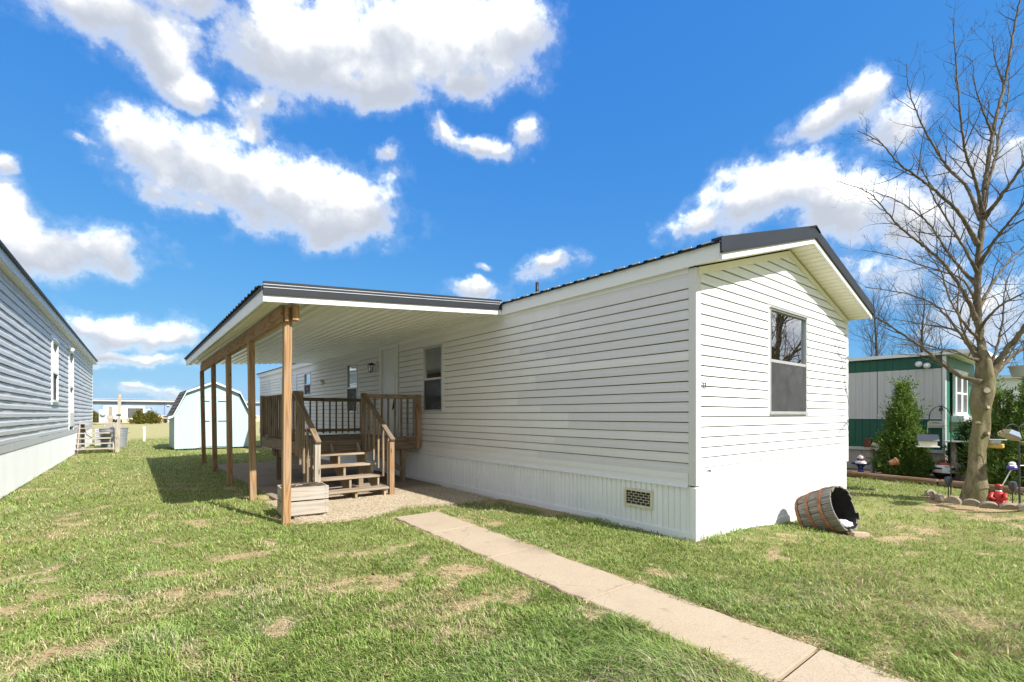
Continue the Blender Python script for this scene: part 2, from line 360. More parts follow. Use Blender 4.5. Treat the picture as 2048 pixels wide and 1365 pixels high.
WALKC = concrete('walk_concrete', (.37, .29, .205), (.47, .385, .285))
PADC = concrete('pad_concrete', (.25, .19, .14), (.36, .285, .215), .3)
# ------------------------------------------------------------------ ground
def vnoise(x, y, s, seed):
    """smooth value noise in numpy"""
    r = np.random.default_rng(seed).random((256, 256))
    u = np.asarray(x) / s; v = np.asarray(y) / s
    i = np.floor(u).astype(int); j = np.floor(v).astype(int); a = u - i; b = v - j
    a = a * a * (3 - 2 * a); b = b * b * (3 - 2 * b)
    g = lambda p, q: r[p % 256, q % 256]
    return (g(i, j) * (1 - a) + g(i + 1, j) * a) * (1 - b) + (g(i, j + 1) * (1 - a) + g(i + 1, j + 1) * a) * b
def sst(v, a, b):
    t = np.clip((np.asarray(v, float) - a) / (b - a), 0, 1); return t * t * (3 - 2 * t)
def gz(x, y):
    x = np.asarray(x, float); y = np.asarray(y, float)
    z = -.13 * sst(x, .6, 2.6) * (1 - sst(x, 4.6, 6.)) * (1 - sst(y, .1, 1.)) * sst(y, -3.6, -1.0)
    z = z + .05 * sst(y, 9, 14) * (1 - sst(x, -2.9, -2.4)) * sst(x, -4.6, -3.2) * (1 - sst(y, 15, 18))
    return z + .018 * (vnoise(x, y, .9, 3) - .5) + .012 * (vnoise(x, y, .33, 4) - .5)
def walk_l(y): return -2.08 - .05 * (3.2 - y)
def walk_r(y): return -1.43 - .064 * (3.2 - y)
BARE = [(-3.05, 1.72, .46, .20), (-2.62, 1.9, .30, .14), (-4.35, 1.35, .85, .14), (-3.35, .98, .55, .16), (-5.3, 1.8, .6, .18), (-2.85, .12, .30, .15), (-2.5, .72, .30, .2), (-3.9, 2.5, .42, .12), (-2.75, 1.2, .35, .12),
        (.62, -.36, .46, .16), (1.1, -.62, .60, .2), (2.3, -1.25, .55, .2), (3.2, -1.3, .7, .25), (4.7, -1.75, .55, .26), (.15, -.75, .30, .14), (3.4, -2.3, .4, .14), (-2.40, -.6, .22, .14), (-3.3, .52, .25, .11), (-4.6, 2.2, .5, .12), (-5.4, .9, .5, .14), (-3.75, .1, .36, .1), (-4.2, .55, .3, .1), (-3.2, -.35, .3, .12)]
def bare(x, y):
    """0 on thick turf to 1 on bare or straw-covered ground"""
    x = np.asarray(x, float); y = np.asarray(y, float); d = np.zeros_like(x)
    wx = x + .42 * (vnoise(x, y, .22, 8) - .5) + .3 * (vnoise(x, y, .6, 9) - .5); wy = y + .36 * (vnoise(x, y, .22, 18) - .5) + .2 * (vnoise(x, y, .6, 19) - .5)
    for (cx, cy, rx, ry) in BARE:
        q = np.sqrt(((wx - cx) / rx) ** 2 + ((wy - cy) / ry) ** 2) * 1.2; d = np.maximum(d, 1 - sst(q, .05, 1.6))
    d = d * (.35 + .65 * sst(vnoise(x, y, .085, 24) * .6 + vnoise(x, y, .03, 25) * .4, .32, .62))
    n = vnoise(x, y, .42, 21) * .6 + vnoise(x, y, .16, 22) * .4
    d = np.maximum(d, sst(n, .60, .90) * .6)
    d = np.maximum(d, (1 - sst(np.abs(x + .05), .0, .35)) * sst(y, 1.2, 2.6) * .95)
    d = np.maximum(d, (1 - sst(np.hypot(x - 5.7, y + 1.5), .4, .8)) * .85)
    edge = np.minimum(np.abs(x - walk_l(y)), np.abs(x - walk_r(y))) + 9 * (y > 3.3)
    d = np.maximum(d, (1 - sst(edge, .01, .07)) * .55)
    return np.clip(d, 0, 1)
def on_hard(x, y):
    x = np.asarray(x, float); y = np.asarray(y, float)
    e_ = .085 * (vnoise(x, y, .16, 33) - .5) + .05 * (vnoise(x, y, .05, 34) - .5)
    k = (x > walk_l(y) + e_ + .012) & (x < walk_r(y) + e_ - .012) & (y < 3.22)
    w = .16 * (vnoise(x, y, .3, 31) - .5)
    k |= (x + w > -3.18) & (x < .1) & (y + w > 3.62 + .16 * np.sin(x * 3.1)) & (y < 6.2)
    k |= (x > -2.95) & (x < .1) & (y > 5.3) & (y < 12.6)
    k |= (x > 0) & (x < 4.86) & (y > 0) & (y < 21.4)
    k |= (x > -3.3) & (x < -.6) & (y > 20.05) & (y < 23.)
    lx = (x + 6.527) * math.cos(R_(1.67)) - (y - 8.823) * math.sin(R_(1.67))
    k |= (lx < .02) & (y < 28)
    k |= (x > 7.5 + .2 * (y > 0)) & (y > -6) & (y < 4)
    return k
def axis_pts(a, b, step, far):
    core = np.arange(a, b + 1e-6, step); out = []; d = step
    x = b
    while x < far: d *= 1.35; x += d; out.append(x)
    lo = []; d = step; x = a
    while x > -far: d *= 1.35; x -= d; lo.append(x)
    return np.array(lo[::-1] + list(core) + out)
gx = axis_pts(-8, 9, .075, 1500); gy = axis_pts(-4, 16, .075, 1500)
GX, GY = np.meshgrid(gx, gy); n_x, n_y = len(gx), len(gy)
GZ = gz(GX, GY) - .004
GZ = np.where(on_hard(GX, GY), np.minimum(GZ, -.035), GZ)
vv = np.stack([GX.ravel(), GY.ravel(), GZ.ravel()], 1)
ii = (np.arange(n_y - 1)[:, None] * n_x + np.arange(n_x - 1)[None]).ravel()
ff = np.stack([ii, ii + 1, ii + 1 + n_x, ii + n_x], 1)
gm = bpy.data.meshes.new('ground'); gm.vertices.add(len(vv)); gm.vertices.foreach_set('co', vv.ravel())
gm.loops.add(ff.size); gm.loops.foreach_set('vertex_index', ff.ravel()); gm.polygons.add(len(ff))
gm.polygons.foreach_set('loop_start', np.arange(0, ff.size, 4)); gm.polygons.foreach_set('loop_total', np.full(len(ff), 4)); gm.update()
at_ = gm.attributes.new('bare', 'FLOAT', 'POINT'); at_.data.foreach_set('value', bare(GX, GY).ravel().astype(np.float32))
gm.polygons.foreach_set('use_smooth', [True] * len(ff))
def ground_mat():
    m, t, p = base_mat('lawn_soil'); g = nd(t, 'ShaderNodeNewGeometry').outputs['Position']
    at = nd(t, 'ShaderNodeAttribute', attribute_name='bare').outputs['Fac']
    n = nd(t, 'ShaderNodeTexNoise', inp={'Vector': g, 'Scale': 7., 'Detail': 8., 'Roughness': .7}).outputs[0]
    n2 = nd(t, 'ShaderNodeTexNoise', inp={'Vector': g, 'Scale': 60., 'Detail': 5., 'Roughness': .7}).outputs[0]
    n3 = nd(t, 'ShaderNodeTexNoise', inp={'Vector': g, 'Scale': .35, 'Detail': 5., 'Roughness': .65}).outputs[0]
    turf = mixc(t, n2, (.10, .12, .035), (.28, .31, .10))
    turf = mixc(t, maprange(t, n3, .40, .65, 0., .5), turf, (.32, .29, .12))
    soil = mixc(t, n, (.34, .24, .125), (.47, .37, .22)); soil = mixc(t, maprange(t, n2, .5, .75, 0., .7), soil, (.56, .47, .31))
    soil = mixc(t, maprange(t, n2, .5, .28, 0., .6), soil, (.15, .095, .05))
    sp = nd(t, 'ShaderNodeSeparateXYZ', inp={0: g})
    near = mixc(t, maprange(t, mth(t, 'MULTIPLY_ADD', n2, .5, mth(t, 'SUBTRACT', at, .25)), .2, .6), turf, soil)
    # beyond the mown lots the field is dormant tan grass
    fy = mth(t, 'ADD', sp.outputs[1], mth(t, 'MULTIPLY', n3, 6.))
    field = mixc(t, n, (.30, .275, .13), (.40, .35, .19)); field = mixc(t, maprange(t, n3, .45, .6, 0., .5), field, (.30, .31, .12))
    cc = mixc(t, maprange(t, fy, 33., 38.), near, field)
    t.links.new(cc, p.inputs['Base Color']); p.inputs['Roughness'].default_value = .95; p.inputs['Specular IOR Level'].default_value = .1
    t.links.new(nd(t, 'ShaderNodeBump', inp={'Strength': .7, 'Distance': .02, 'Height': n2}).outputs[0], p.inputs['Normal'])
    return m
gm.materials.append(ground_mat())
ground = reg(bpy.data.objects.new('ground', gm), None, (0, 0, 0)); tag(ground, kind='structure')
# walkway of single slabs
walk = MB().box(-2.5, -1.35, -6, 3.2, -.09, -.045).build('walkway', plain('walk_bed', (.10, .07, .045), .95, .3, 20.)); tag(walk, kind='structure')
joints = [3.2, 2.12, .89, -.445, -1.82, -3.2, -4.6]
for i in range(len(joints) - 1):
    y1, y0 = joints[i] - .014, joints[i + 1] + .014
    rr = random.Random(i); N = 14; top = []; ring = []
    for k in range(N + 1):
        y = y0 + (y1 - y0) * k / N; ring.append((walk_l(y) + .014 * rr.uniform(-1, 1), y))
    for k in range(N, -1, -1):
        y = y0 + (y1 - y0) * k / N; ring.append((walk_r(y) + .014 * rr.uniform(-1, 1), y))
    tilt = rr.uniform(-.004, .004)
    zt = lambda x, y: .010 + tilt * (y - y0)
    # top surface, small chamfer, sides
    cx = sum(p[0] for p in ring) / len(ring); cy = sum(p[1] for p in ring) / len(ring)
    ins = [(x + (.008 if x < cx else -.008), y + (.002 if y < y0 + .001 else (-.002 if y > y1 - .001 else 0))) for x, y in ring]
    mb = MB(); mb.loft([[(x, y, -.05) for x, y in ring], [(x, y, zt(x, y) - .008) for x, y in ring], [(x, y, zt(x, y)) for x, y in ins]])
    mb.build('slab', WALKC, walk, loc=(cx, cy, 0))
# concrete pad under the carport, in poured bays
pad = MB().box(-2.98, -.02, 5.35, 12.6, -.09, -.045).build('carport_pad', plain('pad_bed', (.06, .05, .04), .95)); tag(pad, kind='structure')
for i, (y0, y1) in enumerate([(5.35, 7.75), (7.75, 10.15), (10.15, 12.6)]):
    for (x0, x1) in ((-2.98, -1.5), (-1.5, -.06)):
        B('slab', x0 + .004, x1 - .004, y0 + .004, y1 - .004, -.05, .012 + .003 * ((i + (x0 < -2)) % 2), PADC, pad, .006)
# pale gravel in front of the steps
gsheet = MB(); NN = 26
gv = []
for j in range(NN + 1):
    for i in range(NN + 1):
        x = -3.22 + 3.2 * i / NN; y = 3.45 + 2.2 * j / NN
        gv.append((x, y, .001 + .012 * float(vnoise(x, y, .4, 40)) - .05 * float(sst(abs(x + 1.62), 1.45, 1.62)) - .05 * float(1 - sst(y, 3.5, 3.75 + .16 * math.sin(x * 3.1)))))
gsheet.add(gv, [(j * (NN + 1) + i, j * (NN + 1) + i + 1, (j + 1) * (NN + 1) + i + 1, (j + 1) * (NN + 1) + i) for j in range(NN) for i in range(NN)])
GRAV = plain('gravel_dirt', (.30, .23, .145), .95, .35, 30., .8, 120., col2=(.43, .35, .235))
gravel_bed = gsheet.build('gravel_patch', GRAV, None, True); tag(gravel_bed, kind='structure')
def pebbles(name, n, sampler, rmin, rmax, mat, seed, label, cat):
    rg = np.random.default_rng(seed); V = []; Fc = []
    base = np.array([(1, 0, 0), (-1, 0, 0), (0, 1, 0), (0, -1, 0), (0, 0, 1), (0, 0, -1)], float)
    tri = np.array([(0, 2, 4), (2, 1, 4), (1, 3, 4), (3, 0, 4), (2, 0, 5), (1, 2, 5), (3, 1, 5), (0, 3, 5)])
    P = sampler(rg, n); n = len(P)
    s = rg.uniform(rmin, rmax, (n, 1, 1)) * rg.uniform(.6, 1.3, (n, 6, 1)) * np.array([1, 1, .6])
    a = rg.uniform(0, 6.28, n); ca, sa = np.cos(a)[:, None], np.sin(a)[:, None]
    v = base[None] * s; x = v[..., 0] * ca - v[..., 1] * sa; y = v[..., 0] * sa + v[..., 1] * ca
    v = np.stack([x, y, v[..., 2]], -1) + P[:, None]
    f = tri[None] + (np.arange(n) * 6)[:, None, None]
    me = bpy.data.meshes.new(name); me.from_pydata(v.reshape(-1, 3).tolist(), [], f.reshape(-1, 3).tolist()); me.materials.append(mat)
    o = reg(bpy.data.objects.new(name, me), None, (0, 0, 0)); return tag(o, label, cat, kind='stuff')
def peb_mat(name, a, b_, c):
    m, t, p = base_mat(name); r = nd(t, 'ShaderNodeNewGeometry').outputs['Random Per Island']
    t.links.new(ramp(t, r, [(0, a), (.5, b_), (1, c)]), p.inputs['Base Color']); p.inputs['Roughness'].default_value = .9; return m
def s_gravel(rg, n):
    x = rg.uniform(-3.15, -.1, n); y = rg.uniform(3.5, 5.6, n)
    k = on_hard(x, y) & ~((x > walk_l(y)) & (x < walk_r(y)) & (y < 3.22)) & (rg.random(n) < 1.2 - .55 * sst(y, 4.6, 5.5))
    x, y = x[k], y[k]; return np.stack([x, y, .006 + .012 * vnoise(x, y, .4, 40)], 1)
pebbles('gravel', 22000, s_gravel, .003, .0088, peb_mat('gravel_stone', (.33, .26, .17), (.53, .445, .32), (.68, .60, .47)), 5, 'pale loose gravel spread in front of the porch steps', 'gravel')

# ------------------------------------------------------------------ siding, windows and walls
def wall_panel(rects_u, z0, z1, holes):
    """quads of a flat wall with rectangular openings, as (u, z) corners"""
    us = sorted({rects_u[0], rects_u[1], *[h[0] for h in holes], *[h[1] for h in holes]}); zs = sorted({z0, z1, *[h[2] for h in holes], *[h[3] for h in holes]})
    out = []
    for a, b_ in zip(us, us[1:]):
        for c, d in zip(zs, zs[1:]):
            mu, mz = (a + b_) / 2, (c + d) / 2
            if any(h[0] < mu < h[1] and h[2] < mz < h[3] for h in holes): continue
            out.append([(a, c), (b_, c), (b_, d), (a, d)])
    return out
def clap(name, parent, T, u0, u1, z, pitch, mat, wav=.0012, urange=None, out=.016, seed=0, n_off=0., segl=.7, gap=.0095):
    """one lapped board: T maps (u, n, z) to space; urange gives the span at a height when the ends are cut to a slope"""
    rr = random.Random(seed); L = u1 - u0; ns = max(1, int(L / segl)); rings = []
    prof = [(-.022, .001), (out - .003, .0), (out, .003), (out - .002, .45 * pitch), (out * .62, .55 * pitch), (out * .36, pitch - gap), (-.022, pitch - gap + .001)]
    for k in range(ns + 1):
        t = k / ns; dn = rr.uniform(-1, 1) * wav if 0 < k < ns else 0; dz = rr.uniform(-1, 1) * wav * .8
        ring = []
        for (n, dzz) in prof:
            if urange: a, b_ = urange(z + dzz); a = max(a, u0); b_ = min(b_, u1); b_ = max(b_, a)
            else: a, b_ = u0, u1
            ring.append(T(a + (b_ - a) * t, n_off + n + (dn if n > .001 else 0), z + dzz + dz))
        rings.append(ring)
    mb = MB().loft(rings); c = sum((Vector(p) for p in mb.v), Vector()) / len(mb.v)
    return mb.build(name, mat, parent, loc=c)
def spans(lo, hi, z, pitch, holes):
    cut = sorted((h[0], h[1]) for h in holes if h[2] < z + pitch * .5 and h[3] > z + pitch * .5)
    out = []; a = lo
    for c, d in cut:
        if c > a: out.append((a, c))
        a = max(a, d)
    if hi > a: out.append((a, hi))
    return out
def window(parent, T, u0, u1, z0, z1, blinds=False, frame=None, screen=True, mid=.5, depth=.03, curtain=None, fw=.032, casing=None, cw=.034):
    """sash window: frame with upper and lower panes, meeting rail, sill, insect screen; T maps (u, n, z)"""
    frame = frame or ALU
    def bx(mb, a, b_, n0, n1, c, d):
        p = T(a, n0, c); q = T(b_, n1, d)
        return mb.box(min(p[0], q[0]), max(p[0], q[0]), min(p[1], q[1]), max(p[1], q[1]), min(p[2], q[2]), max(p[2], q[2]))
    mb = MB(); zm = z0 + (z1 - z0) * mid
    bx(mb, u0, u0 + fw, -.04, depth, z0, z1); bx(mb, u1 - fw, u1, -.04, depth, z0, z1)
    bx(mb, u0 + fw, u1 - fw, -.04, depth, z1 - fw, z1); bx(mb, u0 + fw, u1 - fw, -.04, depth, z0, z0 + fw)
    c = T((u0 + u1) / 2, 0, (z0 + z1) / 2)
    w = mb.build('window', frame, parent, loc=c)
    cm = casing or V_TRIM; mb = MB()
    bx(mb, u0 - cw, u0 - .001, -.03, depth - .010, z0 - cw, z1 + cw); bx(mb, u1 + .001, u1 + cw, -.03, depth - .010, z0 - cw, z1 + cw)
    bx(mb, u0 - .001, u1 + .001, -.03, depth - .010, z1 + .001, z1 + cw); bx(mb, u0 - .001, u1 + .001, -.03, depth - .010, z0 - cw, z0 - .001)
    mb.build('casing', cm, w, loc=c)
    bx(MB(), u0 + fw, u1 - fw, -.03, depth - .006, zm - .02, zm + .02).build('meeting_rail', frame, w, loc=T((u0 + u1) / 2, 0, zm))
    bx(MB(), u0 - .01, u1 + .01, depth, depth + .022, z0 - .012, z0 + .014).build('sill', frame, w, loc=T((u0 + u1) / 2, 0, z0))
    bx(MB(), u0 - .006, u1 + .006, depth - .002, depth + .02, z1 - .008, z1 + .012).build('head_drip', frame, w, loc=T((u0 + u1) / 2, 0, z1))
    for (a, d) in ((zm + .02, z1 - fw), (z0 + fw, zm - .02)):
        bx(MB(), u0 + fw, u1 - fw, -.006 if a < zm else -.016, -.002 if a < zm else -.012, a, d).build('pane', GLASS, w, loc=T((u0 + u1) / 2, 0, (a + d) / 2))
    if screen:
        bx(MB(), u0 + fw, u1 - fw, .010, .0115, z0 + fw, zm - .02).build('insect_screen', SCREEN, w, loc=T((u0 + u1) / 2, 0, (z0 + zm) / 2))
    if blinds:
        a, b_, c0, c1 = blinds; mb = MB(); z = c1; um = u0 + (u1 - u0) * b_
        while z > c0:
            p = T(u0 + fw + .01, -.045, z); 
            v = [T(u0 + fw + .01, -.075, z + .010), T(um, -.075, z + .010), T(um, -.055, z - .010), T(u0 + fw + .01, -.055, z - .010)]
            v += [(q[0], q[1], q[2] - .0015) for q in v]
            mb.add(v, [(0, 1, 2, 3), (7, 6, 5, 4), (0, 4, 5, 1), (2, 6, 7, 3)]); z -= .024
        mb.build('blind', BLIND, w, loc=c)
    if curtain:
        mb = MB(); a, b_ = curtain; N = 40; rows = []
        for zc in (z0 - .05, z1 + .05):
            rows.append([T(a + (b_ - a) * k / N, -.10 + .016 * math.sin(k * 1.1) + .008 * math.sin(k * 2.7), zc) for k in range(N + 1)])
        mb.loft(rows, False, False); mb.build('curtain', plain('curtain_cloth', (.34, .30, .24), .9, .15, 8.), w, loc=c)
    return w

# ------------------------------------------------------------------ the white mobile home
HW, HL = 4.86, 21.35
home = thing('mobile_home', 'white vinyl sided mobile home with charcoal metal roof and carport along its side', 'mobile home', (0, 0, 0))
TG = lambda u, n, z: (u, -n, z)                   # gable end, facing -y
TL = lambda u, n, z: (-n, u, z)                   # long side, facing -x
PT = .1155; Z0 = .736
win_g = (1.82, 3.06, 1.410, 2.8435)
win_l = [(5.41, 6.17, 1.463, 2.781), (9.79, 10.55, 1.463, 2.781), (13.85, 14.55, 2.04, 2.781)]
door_r = (7.38, 8.32, .88, 3.00)
slits = [(15.45, 15.78, 1.75, 2.83), (17.45, 17.75, 1.75, 2.80), (19.4, 19.75, 1.75, 2.80)]
mb = MB()
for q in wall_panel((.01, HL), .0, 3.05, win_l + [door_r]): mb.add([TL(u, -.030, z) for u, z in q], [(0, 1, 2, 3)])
lwall = mb.build('side_wall', GAPSHADE, home)
mb = MB()
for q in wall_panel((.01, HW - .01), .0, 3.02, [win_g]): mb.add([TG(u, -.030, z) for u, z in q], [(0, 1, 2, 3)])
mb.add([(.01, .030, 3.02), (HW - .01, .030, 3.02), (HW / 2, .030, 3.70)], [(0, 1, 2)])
gwall = mb.build('gable_wall', GAPSHADE, home)
MB().box(HW - .05, HW - .01, .02, HL, 0, 3.05).build('side_wall', V_OLD, home)
MB().box(.02, HW - .02, HL - .03, HL, 0, 3.05).build('end_wall', V_OLD, home)
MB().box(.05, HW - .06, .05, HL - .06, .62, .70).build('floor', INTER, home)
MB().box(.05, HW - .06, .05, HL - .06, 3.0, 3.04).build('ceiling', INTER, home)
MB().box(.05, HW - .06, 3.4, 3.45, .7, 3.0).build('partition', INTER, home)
# long-side boards: staggered joints, the newer lengths near the corner a greyer white
JO = [2.6, 2.35, 2.2, 2.9, 1.95, 1.95, 2.5, 3.05, 3.05, 2.62, 2.62, 1.5, 1.9, 2.4, 3.0, 2.2, 1.7, 2.7, 2.1, 2.5]
holes_l = [(a - .03, b_ + .03, c - .034, d + .034) for a, b_, c, d in win_l] + [(door_r[0] - .07, door_r[1] + .07, .6, 3.05)]
for k in range(20):
    z = Z0 + PT * k
    if z > 2.93: break
    joint = JO[k]
    for (a, b_) in spans(.055, HL - .03, z, PT, holes_l):
        cuts = [a] + [j for j in (joint, joint + 3.66, joint + 7.32, joint + 10.98, joint + 14.6) if a + .15 < j < b_ - .15] + [b_]
        for c, d in zip(cuts, cuts[1:]):
            grey = d <= joint + .01 and k not in (1, 3, 11)
            clap('siding_board', lwall, TL, c, d + (.03 if d != b_ else 0), z, PT if z < 2.80 else 3.03 - z, V_GREY if grey else V_OLD, .0011, seed=k * 40 + int(c * 10), n_off=.0 if d == b_ else .0015, out=.021)
def g_range(z):
    e = 3.00
    if z <= e: return (.055, HW - .055)
    d = (z - e) / .288; return (d, HW - d)
holes_g = [(win_g[0] - .03, win_g[1] + .03, win_g[2] - .034, win_g[3] + .034)]
k = 0; z = .7985
MB().box(.05, HW - .05, -.010, .012, .60, z + .012).build('sill_band', V_GABLE, home)
while z < 3.64:
    a, b_ = g_range(z)
    for (c, d) in spans(a, b_, z, PT, holes_g):
        clap('siding_board', gwall, TG, c, d, z, PT, V_GABLE, .0004, g_range if z + PT > 2.98 else None, seed=900 + k * 7, out=.023, gap=.0115)
    z += PT; k += 1
# corner posts, frieze, trim bands
B('corner_post', -.024, .075, -.024, .075, .60, 3.03, V_CORNER, home, .006)
B('corner_post', HW - .07, HW + .022, -.022, .07, .58, 3.02, V_TRIM, home, .006)
MB().box(-.022, -.002, .076, HL - .02, .598, .667).build('trim_band', V_TRIM, home)
MB().box(-.028, -.002, .076, HL - .02, .667, .737).build('trim_band', V_TRIM, home)
MB().box(-.020, -.002, .076, HL - .02, 2.985, 3.045).build('frieze', V_TRIM, home)
MB().loft([[(-.02, y, .598), (-.02, y, .590), (-.05, y, .575), (-.05, y, .590)] for y in (.08, HL - .02)]).build('drip_flashing', V_TRIM, home)
for sgn in (1, -1):                                # gable frieze under the soffit
    x0, x1 = (.02, HW / 2) if sgn > 0 else (HW - .02, HW / 2)
    mb = MB(); zt0, zt1 = 3.035, 3.725
    v = []
    for y in (-.030, -.002):
        v += [(x0, y, zt0 - .085), (x1, y, zt1 - .085), (x1, y, zt1), (x0, y, zt0)]
    mb.add(v, [(0, 1, 2, 3), (7, 6, 5, 4), (0, 4, 5, 1), (1, 5, 6, 2), (2, 6, 7, 3), (3, 7, 4, 0)])
    mb.build('gable_frieze', V_CREAM, home)
# skirting: ribbed vinyl panels one beside another
def skirt_panel_mesh(key, w, h, mat):
    if key in MESHES: return MESHES[key]
    prof = []; n = 4
    for i in range(n):
        a = i * w / n; b_ = (i + 1) * w / n
        prof += [(a + .003, 0.), (a + .010, .016), (b_ - .010, .016), (b_ - .003, 0.)]
    prof = [(-.001, -.006)] + prof + [(w + .001, -.006)]
    v = [(u, n_, z) for z in (0, h) for u, n_ in prof]; m_ = len(prof)
    me = mesh_of('skirt_panel', v, [(i, i + 1, m_ + i + 1, m_ + i) for i in range(m_ - 1)], mat); MESHES[key] = me; return me
PW = .305
skl = MB().box(-.004, .004, .06, HL - .02, -.06, .59).build('skirting', V_SKIRT, home)
y = .10
while y < HL - PW:
    me = skirt_panel_mesh('skl', PW, .555, V_SKIRT); o = reg(bpy.data.objects.new('skirt_panel', me), skl, (-.008, y, .03)); o.rotation_euler = (0, 0, PI / 2); y += PW
skg = MB().box(.06, HW - .02, -.004, .004, -.22, .60).build('skirting', V_SKIRT, home)
x = .05
while x < HW - PW:
    me = skirt_panel_mesh('skg', PW, .72, V_SKIRT); o = reg(bpy.data.objects.new('skirt_panel', me), skg, (x + PW, -.008, -.13)); o.rotation_euler = (0, 0, PI); x += PW
y = .02                                            # bottom rail in lengths
for (a, b_) in ((.02, 2.35), (2.355, 5.45), (5.455, 9.), (9.005, 13.), (13.005, 17.2), (17.205, HL - .02)):
    MB().box(-.034, -.002, a, b_, -.06, .075).build('bottom_rail', V_SKIRT, home)
for (a, b_) in ((-.034, 2.4), (2.405, HW)): MB().box(a + .001, b_, -.034, -.002, -.25, -.02).build('bottom_rail', V_SKIRT, home)
B('skirt_corner', -.030, .05, -.030, .05, -.02, .585, V_SKIRT, home, .008)
# crawl-space vent in the skirting
def vent(parent, T, u0, u1, z0, z1, rim):
    mb = MB()
    def bx(a, b_, n0, n1, c, d):
        p, q = T(a, n0, c), T(b_, n1, d); mb.box(min(p[0], q[0]), max(p[0], q[0]), min(p[1], q[1]), max(p[1], q[1]), c, d)
    w = .028
    bx(u0, u1, .002, .028, z0, z0 + w); bx(u0, u1, .002, .028, z1 - w, z1); bx(u0, u0 + w, .002, .028, z0 + w, z1 - w); bx(u1 - w, u1, .002, .028, z0 + w, z1 - w)
    o = mb.build('vent', rim, parent, loc=T((u0 + u1) / 2, 0, (z0 + z1) / 2)); o['label'] = 'cream framed crawl space vent with brick pattern grille'
    mb = MB(); bx(u0 + w, u1 - w, .002, .006, z0 + w, z1 - w); mb.build('vent_back', BLACK, o)
    mb = MB(); rows = 5; h = (z1 - z0 - 2 * w) / rows; n = 5; L = (u1 - u0 - 2 * w) / n
    for r in range(1, rows): bx(u0 + w, u1 - w, .006, .011, z0 + w + r * h - .0022, z0 + w + r * h + .0022)
    for r in range(rows):
        for i in range(n + 1):
            uu = u0 + w + (i + (.5 if r % 2 else 0)) * L
            if u0 + w + .01 < uu < u1 - w - .01: bx(uu - .003, uu + .003, .0062, .0105, z0 + w + r * h + .003, z0 + w + (r + 1) * h - .003)
    mb.build('vent_grille', rim, o); return o
RIM = plain('cream_plastic', (.66, .61, .46), .5, .08)
vent(home, lambda u, n, z: (-n - .026, u, z), .53, .945, .265, .485, RIM)
vent(home, lambda u, n, z: (-n - .026, u, z), 18.9, 19.3, .2, .42, WHITEPAINT)
# windows
window(home, TG, *win_g, casing=V_GABLE, blinds=(0, .62, 1.90, 2.60), screen=True, depth=.022, curtain=(2.55, 3.1), fw=.03)
window(home, TL, *win_l[0], depth=.026, curtain=(5.75, 6.2)); window(home, TL, *win_l[1], depth=.026); window(home, TL, *win_l[2], depth=.026)
for s in slits: B('shutter', -.036, -.002, s[0], s[1], s[2], s[3], plain('pale_blue_shutter', (.62, .68, .74), .5, .05), home, .004)
# entrance door with casing
dr = B('door', .01, .05, door_r[0] + .05, door_r[1] - .05, door_r[2] + .02, door_r[3] - .05, DOORW, home, .003)
MB().box(-.036, .03, door_r[0] - .03, door_r[0] + .045, door_r[2], door_r[3] - .05).build('door_casing', V_TRIM, home)
MB().box(-.036, .03, door_r[1] - .045, door_r[1] + .03, door_r[2], door_r[3] - .05).build('door_casing', V_TRIM, home)
MB().box(-.036, .03, door_r[0] - .03, door_r[1] + .03, door_r[3] - .05, door_r[3] + .02).build('door_casing', V_TRIM, home)
MB().box(-.05, .03, door_r[0], door_r[1], door_r[2] - .02, door_r[2] + .02).build('threshold', ALU, home)
for zc in (1.22, 2.05): MB().box(.004, .0098, door_r[0] + .18, door_r[1] - .18, zc - .28, zc + .30).build('door_panel', DOORW, dr)
MB().tube([(-.05, door_r[0] + .13, 1.78), (-.05, door_r[0] + .13, 1.86)], .022, 10).tube([(.01, door_r[0] + .13, 1.82), (-.05, door_r[0] + .13, 1.82)], .012, 8).build('door_knob', IRON, dr, True)
MB().tube([(-.035, door_r[0] + .12, 1.80), (-.06, door_r[0] + .10, 1.68), (-.05, door_r[0] + .14, 1.58), (-.055, door_r[0] + .2, 1.50)], [.014, .02, .026, .012], 8).build('hanging_strap', BLACK, dr, True)
# porch lamp
lm = MB().box(-.028, -.014, 8.54, 8.70, 2.47, 2.71).build('porch_lamp', V_TRIM, home); lm['label'] = 'black coach lamp with clear glass beside the door'
MB().tube([(-.03, 8.62, 2.62), (-.10, 8.62, 2.66), (-.14, 8.62, 2.63)], .014, 8).lathe([(.02, .02), (.075, -.02), (.08, -.035), (.0, -.035)], 6, (-.14, 8.62, 2.64)).lathe([(.0, -.0), (.05, 0), (.055, .012), (.0, .012)], 6, (-.14, 8.62, 2.44)).build('lamp_cap', BLACK, lm)
MB().lathe([(.047, 0), (.068, .15)], 6, (-.14, 8.62, 2.452)).build('lamp_glass', glass_mat('lamp_glass', (.92, .92, .9), .2, 1.2), lm)
mbx = MB()
for k_ in range(6): mbx.tube([(-.14 + .05 * math.cos(k_ * PI / 3), 8.62 + .05 * math.sin(k_ * PI / 3), 2.45), (-.14 + .071 * math.cos(k_ * PI / 3), 8.62 + .071 * math.sin(k_ * PI / 3), 2.605)], .006, 5)
mbx.build('lamp_cage', BLACK, lm)
# small cream hose bracket further back
MB().tube([(-.02, 12.45, 2.38), (-.07, 12.55, 2.40), (-.09, 12.62, 2.46)], .03, 8).tube([(-.02, 12.66, 2.30), (-.02, 12.66, 2.50)], .02, 8).build('cable_bracket', RIM, home, True)
MB().box(-.021, -.012, .44, .56, 2.700, 2.718).build('siding_gap', BLACK, home)
